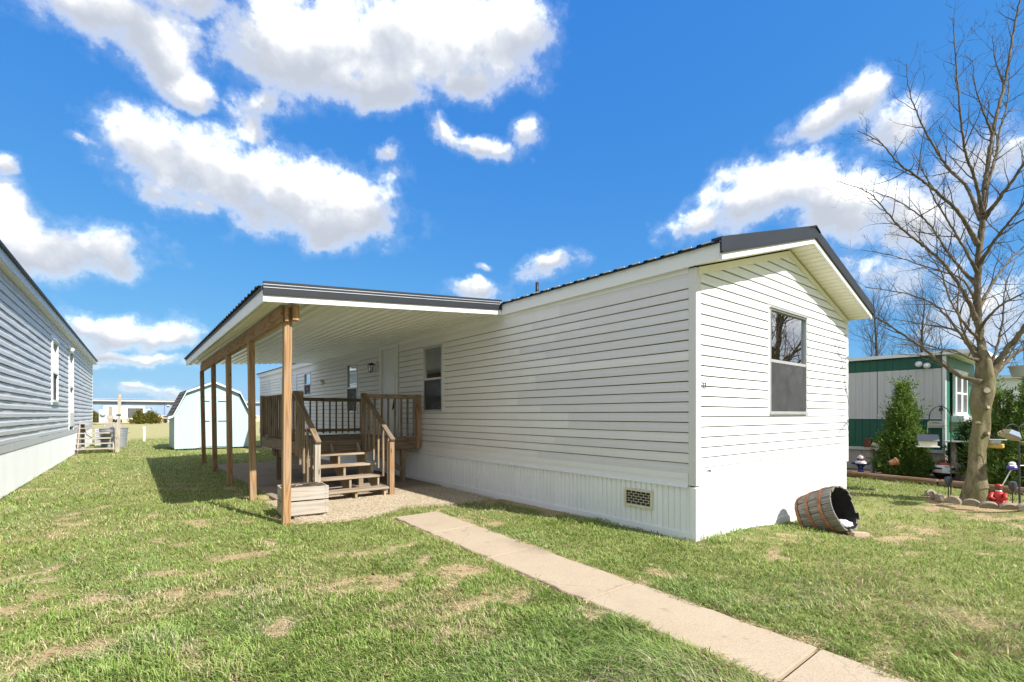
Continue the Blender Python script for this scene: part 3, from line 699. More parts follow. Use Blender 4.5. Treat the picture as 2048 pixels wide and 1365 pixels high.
# house number and a small maker's mark
def text_part(name, s, size, T, u, z, mat, parent, ext=.002, align='LEFT', n=.0):
    cu = bpy.data.curves.new(name, 'FONT'); cu.body = s; cu.size = size; cu.extrude = ext; cu.align_x = align
    tmp = bpy.data.objects.new('tmp', cu); COL.objects.link(tmp); dg = bpy.context.evaluated_depsgraph_get()
    me = bpy.data.meshes.new_from_object(tmp.evaluated_get(dg)); bpy.data.objects.remove(tmp)
    vs = [T(u + v.co.x, n + v.co.z, z + v.co.y) for v in me.vertices]; fs = [list(p.vertices) for p in me.polygons]
    bpy.data.meshes.remove(me); mb = MB(); mb.add(vs, fs)
    return mb.build(name, mat, parent, loc=T(u, n, z))
text_part('house_number', '33', .10, TG, .085, 1.69, BLACK, home, n=.026)
mbx = MB()
for r_, w_ in ((.052, .006), (.030, .005)):
    mbx.tube([TG(.26 + r_ * math.cos(a), .014, .735 + .55 * r_ * math.sin(a)) for a in np.linspace(.25, PI - .25, 9)], w_ * .6, 5)
mbx.build('maker_mark', plain('navy_print', (.03, .04, .12), .6, .1), home)
# roof: ribbed charcoal panels over a deck, rake trim, fascia, soffit
EX0, EX1, GY0 = -.07, HW + .09, -.34
RZ = lambda x: 3.235 + (3.955 - 3.235) * (1 - abs(x - HW / 2) / (HW / 2 - EX0))
def slope_deck(x0, x1, y0, y1, up, th):
    v = [(x, y, RZ(x) - up - d) for d in (th, 0) for x, y in ((x0, y0), (x1, y0), (x1, y1), (x0, y1))]
    return MB().add(v, [(0, 3, 2, 1), (4, 5, 6, 7), (0, 1, 5, 4), (1, 2, 6, 5), (2, 3, 7, 6), (3, 0, 4, 7)])
mb = slope_deck(EX0 + .01, HW / 2, GY0 + .03, HL + .2, .02, .03); o2 = slope_deck(HW / 2, EX1 - .01, GY0 + .03, HL + .2, .02, .03); mb.add(o2.v, o2.f)
roof = mb.build('roof', ROOFTRIM, home)
def rib_panel(x0, x1, y, w):
    prof = []
    for i in range(4):
        a = y + w * i / 4; q = w / 4
        prof += [(a, 0.), (a + q * .62, 0.), (a + q * .70, .024), (a + q * .90, .024), (a + q * .98, 0.)]
    prof.append((y + w, 0.)); rings = []
    for x in (x0, x1): rings.append([(x, yy, RZ(x) - .017 + zz) for yy, zz in prof] + [(x, yy, RZ(x) - .019 + zz) for yy, zz in reversed(prof)])
    return MB().loft(rings)
y = GY0 + .05
while y < HL:
    for (a, b_) in ((EX0 - .045, HW / 2 - .04), (EX1 + .045, HW / 2 + .04)):
        rib_panel(a, b_, y, .912).build('roof_panel', ROOFM, roof, loc=((a + b_) / 2, y, 3.6))
    y += .914
mb = MB(); 
for i, y0_ in enumerate((GY0 - .03, HL + .2)): pass
rr_ = [[(HW / 2 - .17, y_, RZ(HW / 2 - .17) + .012), (HW / 2 - .02, y_, RZ(HW / 2) + .028), (HW / 2 + .02, y_, RZ(HW / 2) + .028), (HW / 2 + .17, y_, RZ(HW / 2 + .17) + .012), (HW / 2, y_, RZ(HW / 2) + .012)] for y_ in (GY0 - .03, HL + .2)]
mb.loft(rr_).build('ridge_cap', ROOFTRIM, home)
def rake(x0, x1, y0, y1, up0, up1, name, mat, dn=0):
    v = [(x, y, RZ(x) + u) for u in (up0, up1) for x, y in ((x0, y0), (x1, y0), (x1, y1), (x0, y1))]
    if x1 < x0: v = [(p[0], p[1], p[2]) for p in v]
    MB().add(v, [(0, 3, 2, 1), (4, 5, 6, 7), (0, 1, 5, 4), (1, 2, 6, 5), (2, 3, 7, 6), (3, 0, 4, 7)]).build(name, mat, home)
for (a, b_) in ((EX0 - .03, HW / 2), (EX1 + .03, HW / 2)):
    rake(a, b_, GY0 - .014, GY0 + .10, .0, .030, 'rake_trim', ROOFTRIM)
    rake(a, b_, GY0 - .014, GY0 - .002, -.125, .0, 'rake_trim', ROOFTRIM)
    rake(a, b_, GY0 - .030, GY0 - .002, -.145, -.126, 'rake_trim_lip', ROOFM)
    rake(a + (.03 if a < 0 else -.03), b_, GY0 - .006, GY0 + .02, -.212, -.1455, 'rake_fascia', WHITEPAINT)
# long-side fascia and eave
MB().box(EX0, EX0 + .02, GY0 + .022, HL + .2, 3.035, 3.205).build('eave_fascia', V_TRIM, home)
MB().box(EX0 - .004, EX0 - .001, GY0 + .03, HL + .2, 3.168, 3.180).build('fascia_bead', V_TRIM, home)
MB().box(EX0 - .025, EX0 + .02, GY0 + .03, HL + .2, 3.206, 3.222).build('drip_edge', ROOFM, home)
MB().box(EX0 + .02, -.002, .02, HL, 3.046, 3.056).build('eave_soffit', V_CREAM, home)
MB().box(EX1 - .02, EX1, GY0 + .022, HL + .2, 3.035, 3.205).build('eave_fascia', V_TRIM, home)
MB().box(HW + .002, EX1 - .02, .02, HL, 3.046, 3.056).build('eave_soffit', V_CREAM, home)
# foam closures that show as pale slots between the ribs
yy_ = GY0 + .10; mbx = MB()
while yy_ < HL: mbx.box(EX0 - .036, EX0 - .026, yy_, yy_ + .115, 3.2235, 3.238); yy_ += .2285
mbx.build('rib_closure', plain('pale_foam', (.62, .64, .66), .8, .1), home)
# gable soffit in grooved panels, each laid across the overhang
for sgn in (1, -1):
    xa, xb = (EX0 + .03, HW / 2) if sgn > 0 else (EX1 - .03, HW / 2)
    sf = slope_deck(xa, xb, GY0 + .02, -.001, .196, .006).build('gable_soffit', V_CREAM, home)
    n = 22
    for k in range(n):
        a = xa + (xb - xa) * k / n; b_ = xa + (xb - xa) * (k + .86) / n
        slope_deck(a, b_, GY0 + .025, -.031, .2035, .006).build('soffit_panel', V_CREAM, sf, loc=((a + b_) / 2, -.17, 3.2))
MB().tube([(.70, 3.41, 3.40), (.70, 3.41, 3.70)], .030, 12).lathe([(.055, 0), (.036, .05)], 12, (.70, 3.41, 3.44)).build('vent_pipe', BLACK, home, True)
# ------------------------------------------------------------------ carport
cport = thing('carport', 'lean-to carport on five brown posts with charcoal roof and white ribbed ceiling', 'carport', (-1.8, 8.4, 0))
CY0, CY1 = 3.43, 13.40
cx_l = lambda y: -3.65 + .014 * (y - CY0)          # outer edge drifts a little towards the house
def cz(x): return 3.055 + (x) * (.300 / 3.65)      # underside
px_ = lambda y: -3.32 + .0205 * (y - 3.73)
for i, (y, zb, lean) in enumerate(((3.73, -.05, .018), (5.92, -.05, -.03), (8.33, -.05, -.03), (10.65, 0., -.035), (12.98, .02, -.05))):
    x = px_(y); zt = cz(x) - .02
    zt2 = zt - (0 if i == 0 else .185)
    o = beam_between('post', (x, y, zb), (x + lean, y, zt2), .095, .095, PINE[2], cport, .006)
# built-up beam of two boards
for s_ in (-.058, -.015):
    yA, yB = 3.62, 13.10
    xa, xb = px_(yA) + s_, px_(yB) + s_
    for (t0, t1) in ((0, .47), (.472, 1.)):
        p = Vector((xa + (xb - xa) * t0, yA + (yB - yA) * t0, 0)); q = Vector((xa + (xb - xa) * t1, yA + (yB - yA) * t1, 0))
        p.z = cz(p.x) - .112; q.z = cz(q.x) - .112
        if s_ < -.02: p = p + Vector((0, .06 if t0 == 0 else 0, 0))
        mb = MB(); d = (q - p).normalized(); nrm = Vector((d.y, -d.x, 0)) * .019
        v = [c + s1 * nrm + Vector((0, 0, hz)) for hz in (-.095, .095) for c, s1 in ((p, -1), (p, 1), (q, 1), (q, -1))]
        mb.add(v, [(0, 3, 2, 1), (4, 5, 6, 7), (0, 1, 5, 4), (1, 2, 6, 5), (2, 3, 7, 6), (3, 0, 4, 7)])
        mb.build('beam', PINE[1], cport, loc=(p + q) / 2)
B('beam_end_block', px_(3.62) + .05, px_(3.62) + .13, 3.60, 3.70, cz(-3.2) - .20, cz(-3.2) - .005, PINE[2], cport)
# ceiling trough pans running along the house
NP = 22
ceil_p = MB().add([(cx_l(CY0) + .03, CY0 + .03, cz(cx_l(CY0)) + .055), (-.03, CY0 + .03, cz(0) + .055), (-.03, CY1 - .02, cz(0) + .055), (cx_l(CY1) + .03, CY1 - .02, cz(cx_l(CY1)) + .055)], [(0, 1, 2, 3)]).build('ceiling', CEIL, cport)
for k in range(NP):
    prof = [(0, .052), (.20, .052), (.34, .004), (.55, .0), (.84, .004), (.90, .052), (1.0, .052)]
    rings = []
    for y in (CY0 + .03, CY1):
        xl = cx_l(y) + .03; w = (-.035 - xl) / NP; x0 = xl + w * k
        rings.append([(x0 + w * a, y, cz(x0 + w * a) + b_) for a, b_ in prof] + [(x0 + w * a, y, cz(x0 + w * a) + b_ + .003) for a, b_ in reversed(prof)])
    MB().loft(rings).build('ceiling_pan', CEIL, ceil_p, loc=rings[0][0])
# fascia
def fas(p, q, z0, z1, th, name, mat, ins=0.):
    p, q = Vector(p), Vector(q); d = (q - p).normalized(); n = Vector((d.y, -d.x, 0)).normalized() * th
    v = []
    for dz in (0, 1):
        for c, off in ((p, 0), (q, 0), (q, 1), (p, 1)):
            zz = (z0 if dz == 0 else z1); v.append((c.x + n.x * off, c.y + n.y * off, c.z + zz))
    return MB().add(v, [(0, 3, 2, 1), (4, 5, 6, 7), (0, 1, 5, 4), (1, 2, 6, 5), (2, 3, 7, 6), (3, 0, 4, 7)]).build(name, mat, cport, loc=(p + q) / 2)
xl0, xl1 = cx_l(CY0), cx_l(CY1)
fas((xl0, CY0, cz(xl0)), (-.072, CY0, cz(0)), -.012, .070, -.022, 'front_fascia', WHITEPAINT)
fas((xl0, CY0 - .012, cz(xl0)), (-.072, CY0 - .012, cz(0)), .072, .150, -.03, 'front_trim', ROOFTRIM)
fas((xl0, CY0 - .020, cz(xl0)), (-.072, CY0 - .020, cz(0)), .064, .080, -.03, 'front_trim_lip', ROOFM)
fas((xl0, CY0 + .022, cz(xl0)), (xl1, CY1, cz(xl1)), -.012, .135, .022, 'side_fascia', V_TRIM)
fas((xl0 - .02, CY0 + .012, cz(xl0)), (xl1 - .02, CY1, cz(xl1)), .135, .168, .04, 'side_drip_edge', ROOFM)
fas((xl1, CY1 + .003, cz(xl1)), (-.072, CY1 + .003, cz(0)), .034, .13, -.02, 'rear_trim', ROOFTRIM)
B('soffit_angle', px_(3.6) - .19, px_(3.6) - .09, 3.5, 13.3, cz(-3.5) + .002, cz(-3.5) + .012, V_CREAM, cport, .002)
cdeck = MB().add([(xl0, CY0, cz(xl0) + .172), (-.04, CY0, cz(0) + .172), (-.04, CY1, cz(0) + .172), (xl1, CY1, cz(xl1) + .172)], [(0, 1, 2, 3)]).build('roof', ROOFTRIM, cport)
y = CY0 + .02
while y < CY1 - .5:
    w = .9; prof = []
    for i in range(4):
        a = w * i / 4; q = w / 4; prof += [(a, 0.), (a + q * .62, 0.), (a + q * .70, .022), (a + q * .90, .022), (a + q * .98, 0.)]
    prof.append((w, 0.)); rings = []
    for e in (0, 1):
        ring = []
        for a, h in prof:
            yy = min(y + a, CY1); x = cx_l(yy) - .05 if e == 0 else -.03; ring.append((x, yy, cz(x) + .176 + h))
        rings.append(ring + [(p[0], p[1], p[2] - .002) for p in reversed(ring)])
    MB().loft(rings).build('roof_panel', ROOFM, cdeck, loc=rings[0][0]); y += .905
# raised seams of the front edge panel, seen as pale lines
BRM = plain('bright_metal_edge', (.60, .61, .63), .3, .1, metal=.4)
for (z0_, z1_, off, m_) in ((.1505, .158, -.018, BRM), (.1585, .186, -.012, ROOFTRIM), (.1865, .194, -.016, BRM), (.1945, .228, -.010, ROOFTRIM)): fas((xl0, CY0 + off, cz(xl0)), (-.075, CY0 + off, cz(0)), z0_, z1_, -.03, 'front_seam', m_)

# ------------------------------------------------------------------ porch deck with steps
porch = thing('porch', 'raised brown timber porch with baluster railings and five open steps', 'porch', (-1.3, 7.7, 0))
DX0, DX1, DY0, DY1, DZ = -2.47, -.06, 6.22, 9.20, .90
n = 20; w = (DX1 - DX0) / 1
yb = DY0
i = 0
while yb < DY1 - .02:
    e = min(yb + .137, DY1); B('deck_board', DX0 - .01, DX1, yb, e, DZ - .026, DZ + random.uniform(-.001, .001), DECK[0], porch, .004); yb += .143; i += 1
B('rim_joist', DX0 - .012, DX0 + .026, DY0 + .01, DY1, DZ - .215, DZ - .027, DECK[1], porch); B('rim_joist', DX0 - .01, DX1, DY0 + .002, DY0 + .040, DZ - .215, DZ - .027, DECK[0], porch)
B('rim_joist', DX0 + .03, DX1, DY1 - .04, DY1 - .002, DZ - .215, DZ - .027, DECK[0], porch)
for x in np.arange(DX0 + .4, DX1 - .1, .4): B('joist', x, x + .038, DY0 + .042, DY1 - .042, DZ - .21, DZ - .028, DECK[1], porch, .003)
B('support_beam', DX0 + .10, DX1 - .1, DY1 - .75, DY1 - .70, DZ - .40, DZ - .216, DECK[0], porch); B('support_beam', DX0 + .13, DX0 + .17, DY0 + .2, DY1 - .4, DZ - .40, DZ - .217, DECK[1], porch)
for (x, y) in ((DX0 + .15, 8.3), (DX0 + .15, 6.32), (-.42, 6.32), (-.42, 8.5), (-1.3, 6.36)):
    B('support_post', x - .045, x + .045, y - .045, y + .045, -.03, DZ - .216, DECK[2], porch)
beam_between('brace', (-1.05, 6.30, .70), (-.40, 6.30, .22), .04, .085, DECK[0], porch)
RH = 1.80                                           # top of rail
def rail_run(p, q, n, top=RH, lowz=DZ + .075, face=.0):
    """top rail, bottom rail and balusters from p to q (level)"""
    p, q = Vector(p), Vector(q); d = (q - p).normalized(); ax = 0 if abs(d.x) > .5 else 1
    def bar(z0, z1, th, off=0):
        a, b_ = p, q; nx = Vector((d.y, -d.x, 0)) * off
        if ax == 0: return B('rail', a.x, b_.x, a.y + nx.y - th / 2, a.y + nx.y + th / 2, z0, z1, DECK[0], porch)
        return B('rail', a.x + nx.x - th / 2, a.x + nx.x + th / 2, a.y, b_.y, z0, z1, DECK[1], porch)
    bar(top - .085, top, .038); bar(lowz, lowz + .07, .038)
    for k in range(n):
        c = p + (q - p) * ((k + .5) / n); nrm = Vector((d.y, -d.x, 0)) * -.036; c = c + nrm
        j = random.uniform(-.004, .004)
        B('baluster', c.x - .017 + j, c.x + .017 + j, c.y - .017, c.y + .017, lowz - .04, top - .02, DECK[2], porch, .003)
rail_run((DX0 + .05, DY1 - .03, 0), (DX1 - .02, DY1 - .03, 0), 15)          # far side
rail_run((DX0 + .02, DY0 + .06, 0), (DX0 + .02, DY1 - .06, 0), 17)          # outer side
rail_run((-1.24, DY0 + .02, 0), (-.12, DY0 + .02, 0), 8, lowz=DZ - .02)     # beside the wall
for (x, y) in ((DX0 + .02, DY0 + .02), (DX0 + .02, DY1 - .03), (-1.29, DY0 + .0), (-.11, DY0 + .02)):
    B('rail_post', x - .045, x + .045, y - .045, y + .045, DZ - .21, RH + .012, DECK[2] if x < -2 else PINE[2] if x > -.2 else DECK[2], porch)
# steps
SX0, SX1 = -2.49, -1.36
steps = [(4.93, .155), (5.22, .335), (5.49, .52), (5.76, .70)]
for i, (y, z) in enumerate(steps):
    B('tread', SX0, SX1, y - .02, y + .265, z - .036, z, TREAD, porch, .005)
for x in (SX0 + .06, (SX0 + SX1) / 2, SX1 - .06):
    prof = []
    for (y, z) in steps: prof += [(y, z - .19 if not prof else z - .19), (y, z - .037), (y + .27, z - .037)]
    prof = [(4.95, 0.)] + [(4.95, .118), (5.22, .118), (5.22, .298), (5.49, .298), (5.49, .483), (5.76, .483), (5.76, .663), (6.03, .663), (6.20, .86), (6.20, .56), (5.35, .0)]
    v = [(x + s_, y, z) for s_ in (-.019, .019) for y, z in prof]; m_ = len(prof)
    mb = MB().add(v, [tuple(range(m_))] + [tuple(range(2 * m_ - 1, m_ - 1, -1))] + [(i, (i + 1) % m_, m_ + (i + 1) % m_, m_ + i) for i in range(m_)])
    mb.build('stringer', TREAD if x > -2 else DECK[1], porch, loc=(x, 5.6, .3))
for x in (SX0 - .06, SX1 + .06):
    hp = B('stair_post', x - .043, x + .043, 4.93, 5.02, -.02, .93, PINE[2] if x > -2 else GREYWOOD[2], porch)
    beam_between('handrail', (x, 4.90, .955), (x, 6.20, RH + .0), .085, .04, DECK[2], porch)
    for k in range(5):
        t = (k + .8) / 5.8; y = 5.0 + 1.2 * t; zt = .93 + (RH - .93) * t - .03; zb = .05 + .75 * t
        B('baluster', x + (.03 if x > -2 else -.03) - .017, x + (.03 if x > -2 else -.03) + .017, y - .017, y + .017, zb, zt, DECK[2], porch, .003)

# ------------------------------------------------------------------ wooden crate planter
crate = thing('crate_planter', 'weathered two-board wooden crate planter standing behind the nearest carport post', 'crate', (-2.98, 4.2, 0), R_(-6))
cw, cd, ch = .60, .40, .42
for s_ in (-1, 1):
    for (z0, z1) in ((.035, .215), (.232, .41)):
        B('plank', -cw / 2, cw / 2, s_ * cd / 2 - .009, s_ * cd / 2 + .009, z0, z1, CRATE, crate, .003, rot=(0, random.uniform(-.006, .006), 0))
        B('plank', s_ * (cw / 2 - .012) - .010, s_ * (cw / 2 - .012) + .010, -cd / 2 + .010, cd / 2 - .010, z0 + .002, z1 - .004, CRATEY, crate, .003)
for sx in (-1, 1):
    for sy in (-1, 1):
        B('corner_batten', sx * (cw / 2 - .045) - .022, sx * (cw / 2 - .045) + .022, sy * (cd / 2 - .03) - .020, sy * (cd / 2 - .03) + .020, .0, .40, CRATEY, crate, .003)
B('bottom_board', -cw / 2 + .02, cw / 2 - .02, -cd / 2 + .012, cd / 2 - .012, .02, .034, CRATE, crate)
soil = MB(); N = 10
vv_ = [(-cw / 2 + .03 + (cw - .06) * i / N, -cd / 2 + .012 + (cd - .024) * j / N, .37 + .05 * random.random()) for j in range(N + 1) for i in range(N + 1)]
soil.add(vv_, [(j * (N + 1) + i, j * (N + 1) + i + 1, (j + 1) * (N + 1) + i + 1, (j + 1) * (N + 1) + i) for j in range(N) for i in range(N)])
soil.build('soil', plain('potting_soil', (.07, .05, .035), .95, .4, 20., .8), crate)
mb = MB()
for k in range(9):
    a = random.uniform(0, 6.28); mb.tube([(random.uniform(-.2, .2), random.uniform(-.1, .1), .38), (random.uniform(-.2, .2), random.uniform(-.1, .1), .44), (random.uniform(-.25, .25), random.uniform(-.15, .15), .43)], [.006, .005, .002], 5)
mb.build('dead_stems', plain('dead_stem', (.12, .09, .06), .9, .3), crate)
mb = MB()
for s_ in (-1, 1):
    for zz in (.06, .10, .16, .19, .26, .30, .36, .39): mb.box(s_ * .255 - .004, s_ * .255 + .004, -cd / 2 - .0105, -cd / 2 - .0088, zz - .004, zz + .004)
mb.build('nail_heads', IRON, crate)

# ------------------------------------------------------------------ half barrel lying on the grass
barrel = thing('half_barrel', 'weathered grey half barrel with rusty hoops tipped over against the skirting', 'barrel', (2.15, -.75, -.1))
ax_b = Vector((-.12, -.93, .36)).normalized(); e1 = (Vector((0, 0, 1)) - ax_b * ax_b.z).normalized(); e2 = ax_b.cross(e1)
open_c = Vector((2.20, -.86, -.095)) + e1 * .285 + Vector((0, 0, .035)); LB = .50
def bp(t, ang, r): return open_c - ax_b * (LB * t) + (e1 * math.cos(ang) + e2 * math.sin(ang)) * r
def brad(t): return .292 - .015 * (t ** 2) - .035 * t ** 3
def stave_mat():
    m, t, p = base_mat('barrel_stave'); c = obj_coords(t)
    ax = nd(t, 'ShaderNodeVectorMath', operation='DOT_PRODUCT', inp={0: c, 1: tuple(ax_b)}).outputs['Value']
    sv = vmth(t, 'SCALE', tuple(ax_b)); t.links.new(ax, sv.inputs['Scale'])
    perp = vmth(t, 'SUBTRACT', c, sv.outputs[0]).outputs[0]
    sc = vmth(t, 'ADD', vmth(t, 'SCALE', perp, scale=55.).outputs[0], vmth(t, 'SCALE', sv.outputs[0], scale=5.).outputs[0]).outputs[0]
    n = nd(t, 'ShaderNodeTexNoise', inp={'Vector': sc, 'Scale': 1., 'Detail': 5., 'Roughness': .7}).outputs[0]
    n2 = nd(t, 'ShaderNodeTexNoise', inp={'Vector': c, 'Scale': 9., 'Detail': 4.}).outputs[0]
    cc = ramp(t, n, [(.30, (.04, .034, .028)), (.48, (.155, .14, .12)), (.7, (.29, .27, .24))])
    cc = mixc(t, maprange(t, n2, .5, .75, 0., .5), cc, (.20, .16, .10)); cr = maprange(t, n, .36, .30)
    t.links.new(cc, p.inputs['Base Color']); p.inputs['Roughness'].default_value = .9
    t.links.new(nd(t, 'ShaderNodeBump', inp={'Strength': .8, 'Distance': .006, 'Height': n}).outputs[0], p.inputs['Normal']); return m
STAVE = stave_mat(); INB = plain('charred_inside', (.025, .022, .02), .9, .4, 15., .5)
NS = 20
for k in range(NS):
    a0 = 2 * PI * k / NS; a1 = 2 * PI * (k + 1) / NS - random.uniform(.008, .03); j = random.uniform(-.012, .012); t0 = random.uniform(-.05, .03); dr_ = random.uniform(-.006, .006)
    rings = []
    for q in range(8):
        t = t0 + (1 - t0) * q / 7; r = brad(max(t, 0)) + dr_
        rings.append([bp(t, a0, r), bp(t, (a0 + a1) / 2, r + .003), bp(t, a1, r), bp(t, a1, r - .022), bp(t, (a0 + a1) / 2, r - .020), bp(t, a0, r - .022)])
    mb = MB(); mb.loft(rings); o = mb.build('stave', STAVE, barrel, loc=rings[4][0]); o.data.materials.append(INB)
    for pl in o.data.polygons:
        vs = [i_ % 6 for i_ in pl.vertices]
        if all(v_ >= 3 for v_ in vs): pl.material_index = 1
rings = [[bp(t, 2 * PI * k / 30, brad(t) - .026) for k in range(30)] for t in (.02, .3, .6, .98)]
MB().loft(rings, True, False).build('inner_face', INB, barrel)
RUST = plain('rusty_iron', (.17, .065, .028), .85, .45, 9., .4, 60., col2=(.26, .11, .05))
for (t, wv) in ((.18 + .10, .085), (.62, .075), (.93, .075)):
    rings = []
    for q in range(41):
        a = 2 * PI * q / 40; rings.append([bp(t - wv / 2, a, brad(t - wv / 2) + .011), bp(t + wv / 2, a, brad(t + wv / 2) + .011), bp(t + wv / 2, a, brad(t) + .004), bp(t - wv / 2, a, brad(t) + .004)])
    MB().loft(rings, True, False).build('hoop', RUST, barrel, loc=open_c)
MB().add([bp(.97, 2 * PI * k / 24, .235) for k in range(24)] + [bp(1.0, 2 * PI * k / 24, .235) for k in range(24)], [tuple(range(24)), tuple(range(47, 23, -1))]).build('head_boards', STAVE, barrel)
stone = MB(); rg = random.Random(3)
stone_t = thing('white_stone', 'lumpy white stone lying inside the tipped half barrel', 'stone', tuple(bp(.25, PI, .2)))
def lump(c, r, seed, sq=(1, 1, 1), n=14, m_=9, amp=.18):
    rg_ = random.Random(seed); ph = [(rg_.uniform(1, 4), rg_.uniform(1, 4), rg_.uniform(0, 6)) for _ in range(4)]; c = Vector(c); rings = []
    for i in range(m_ + 1):
        th = PI * i / m_; ring = []
        for k_ in range(n):
            f = 2 * PI * k_ / n; d = Vector((math.sin(th) * math.cos(f), math.sin(th) * math.sin(f), math.cos(th)))
            s_ = 1 + amp * sum(math.sin(a * d.x * 2 + b_ * d.y * 2 + d.z * a + c_) for a, b_, c_ in ph) / 2
            ring.append(c + Vector((d.x * sq[0], d.y * sq[1], d.z * sq[2])) * r * s_)
        rings.append(ring)
    return MB().loft(rings)
lump(bp(.18, PI, .19), .075, 4, (1.2, 1, .8)).build('stone_lump', WHITEPAINT, stone_t, True); lump(bp(.10, PI + .25, .215), .045, 9, (1.3, 1, .7)).build('stone_lump', WHITEPAINT, stone_t, True)
brick = MB().box(-.10, .10, -.045, .045, -.03, .03).build('brick', plain('pink_brick', (.50, .36, .27), .9, .15, 20., .4), None, loc=(0, 0, 0)); brick.location = (2.19, -.93, -.10); brick.rotation_euler = (0, .05, R_(-35))
tag(brick, 'pinkish brick wedged under the rim of the half barrel', 'brick')

# ------------------------------------------------------------------ shed
shed = thing('garden_shed', 'pale blue barn-roofed garden shed with double doors', 'shed', (-1.97, 21.2, 0))
SBL = vinyl('pale_blue_shed_paint', (.43, .56, .60), (.40, .52, .55), .25, .02, .6); SBT = plain('shed_trim_white', (.60, .68, .71), .5, .05)
sx0, sx1, sy0, sy1 = -3.28, -.66, 20.0, 22.6
gp = [(sx0, .05), (sx1, .05), (sx1, 1.40), (-1.10, 2.28), (-1.97, 2.66), (-2.84, 2.28), (sx0, 1.40)]
MB().loft([[(x, y, z) for x, z in gp] for y in (sy0, sy1)]).build('wall', SBL, shed)
xs = [sx0 + .03, -2.62, -1.32, sx1 - .03]
for x in (-2.56, -1.36): MB().box(x - .012, x + .012, sy0 - .012, sy0 - .001, .07, 2.32).build('wall_batten', SBT, shed)
for (a, b_) in ((-2.47, -1.985), (-1.975, -1.49)):
    d_ = B('door', a, b_, sy0 - .035, sy0 - .002, .10, 2.12, SBL, shed, .004)
    for (zz) in (1.92, 1.12): B('hinge', a + (.05 if a < -2.2 else .14), b_ - (.14 if a < -2.2 else .05), sy0 - .043, sy0 - .0355, zz - .02, zz + .02, IRON, d_, .002)
B('door_latch', -2.0, -1.93, sy0 - .06, sy0 - .0355, 1.14, 1.18, ALU, shed)
B('door_casing', -2.55, -1.41, sy0 - .03, sy0 - .001, 2.125, 2.19, SBT, shed); B('door_casing', -2.55, -2.475, sy0 - .03, sy0 - .001, .07, 2.12, SBT, shed); B('door_casing', -1.485, -1.41, sy0 - .03, sy0 - .001, .07, 2.12, SBT, shed)
for x in (sx0, sx1 - .06): B('corner_trim', x - .008, x + .068, sy0 - .016, sy0 - .001, .05, 1.38, SBT, shed)
rp = [(sx0 - .22, 1.30), (sx0 - .06, 1.36), (-2.90, 2.33), (-1.97, 2.74), (-1.04, 2.33), (sx1 + .06, 1.36), (sx1 + .22, 1.30)]
SHG = plain('grey_shingle', (.10, .095, .09), .95, .35, 30., .4, rvar=.25)
rfm = MB(); v = []
for y in (sy0 - .12, sy1 + .1):
    v += [(x, y, z) for x, z in rp] + [(x, y, z - .03) for x, z in rp]
rfm.add(v, [(i, i + 1, 14 + i + 1, 14 + i) for i in range(6)] + [(7 + i, 21 + i, 21 + i + 1, 7 + i + 1) for i in range(6)] + [(i, 7 + i, 8 + i, i + 1) for i in range(6)] + [(14 + i, 15 + i, 22 + i, 21 + i) for i in range(6)])
sroof = rfm.build('roof', SHG, shed)
for i in range(1, 3):                              # shingle courses on the side that shows
    p, q = Vector((rp[i][0], 0, rp[i][1])), Vector((rp[i + 1][0], 0, rp[i + 1][1])); L = (q - p).length; nc = int(L / .14)
    nrm = Vector((-(q - p).z, 0, (q - p).x)).normalized()
    for c in range(nc):
        y = sy0 - .12 - (c % 2) * .15
        while y < sy1 + .05:
            y2 = min(y + .30, sy1 + .1); ya = max(y + .004, sy0 - .12)
            a = p + (q - p) * (c / nc); b_ = p + (q - p) * ((c + 1.15) / nc if c < nc - 1 else 1)
            v = [a + nrm * .016 + Vector((0, ya, 0)), a + nrm * .016 + Vector((0, y2, 0)), b_ + nrm * .003 + Vector((0, y2, 0)), b_ + nrm * .003 + Vector((0, ya, 0)), a + nrm * .002 + Vector((0, ya, 0)), a + nrm * .002 + Vector((0, y2, 0))]
            MB().add(v, [(0, 1, 2, 3), (0, 4, 5, 1)]).build('shingle', SHG, sroof, loc=v[0]); y += .30
for i in range(6):                                 # bargeboards along the front edge
    (xa, za), (xb, zb) = rp[i], rp[i + 1]
    v = [(x, y, z + d) for y in (sy0 - .14, sy0 - .121) for x, z, d in ((xa, za, -.085), (xb, zb, -.085), (xb, zb, -.002), (xa, za, -.002))]
    MB().add(v, [(0, 1, 2, 3), (7, 6, 5, 4), (0, 4, 5, 1), (1, 5, 6, 2), (2, 6, 7, 3), (3, 7, 4, 0)]).build('bargeboard', SBT, shed)

# ------------------------------------------------------------------ neighbour's grey home on the left
nb = thing('neighbour_home', 'blue-grey sided mobile home with white skirting along the left edge', 'mobile home', (-6.527, 8.823, 0), R_(-1.67))
TN = lambda u, n, z: (n, u, z)
NL0, NL1 = -11., 19.2
nwin = (5.72, 6.80, 1.730, 3.384); ndoor = (9.55, 10.75, 1.00, 3.536)
mb = MB()
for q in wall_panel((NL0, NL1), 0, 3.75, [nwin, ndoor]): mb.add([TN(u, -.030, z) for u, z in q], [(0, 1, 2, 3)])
nwall = mb.build('side_wall', GAPSHADE, nb)
MB().box(-4.9, -.02, NL1 - .04, NL1, 0, 3.75).build('end_wall', V_BLUE, nb); MB().box(-4.9, -.02, NL0, NL0 + .04, 0, 3.75).build('end_wall', V_BLUE, nb); MB().box(-4.92, -4.9, NL0, NL1, 0, 3.75).build('side_wall', V_BLUE, nb)
MB().box(-4.9, -.03, NL0 + .05, NL1 - .05, .85, .9).build('floor', INTER, nb)
z = .885; k = 0; pt = .152
holes_n = [(nwin[0] - .08, nwin[1] + .08, nwin[2] - .085, nwin[3] + .085), (ndoor[0] - .08, ndoor[1] + .08, .8, ndoor[3] + .085)]
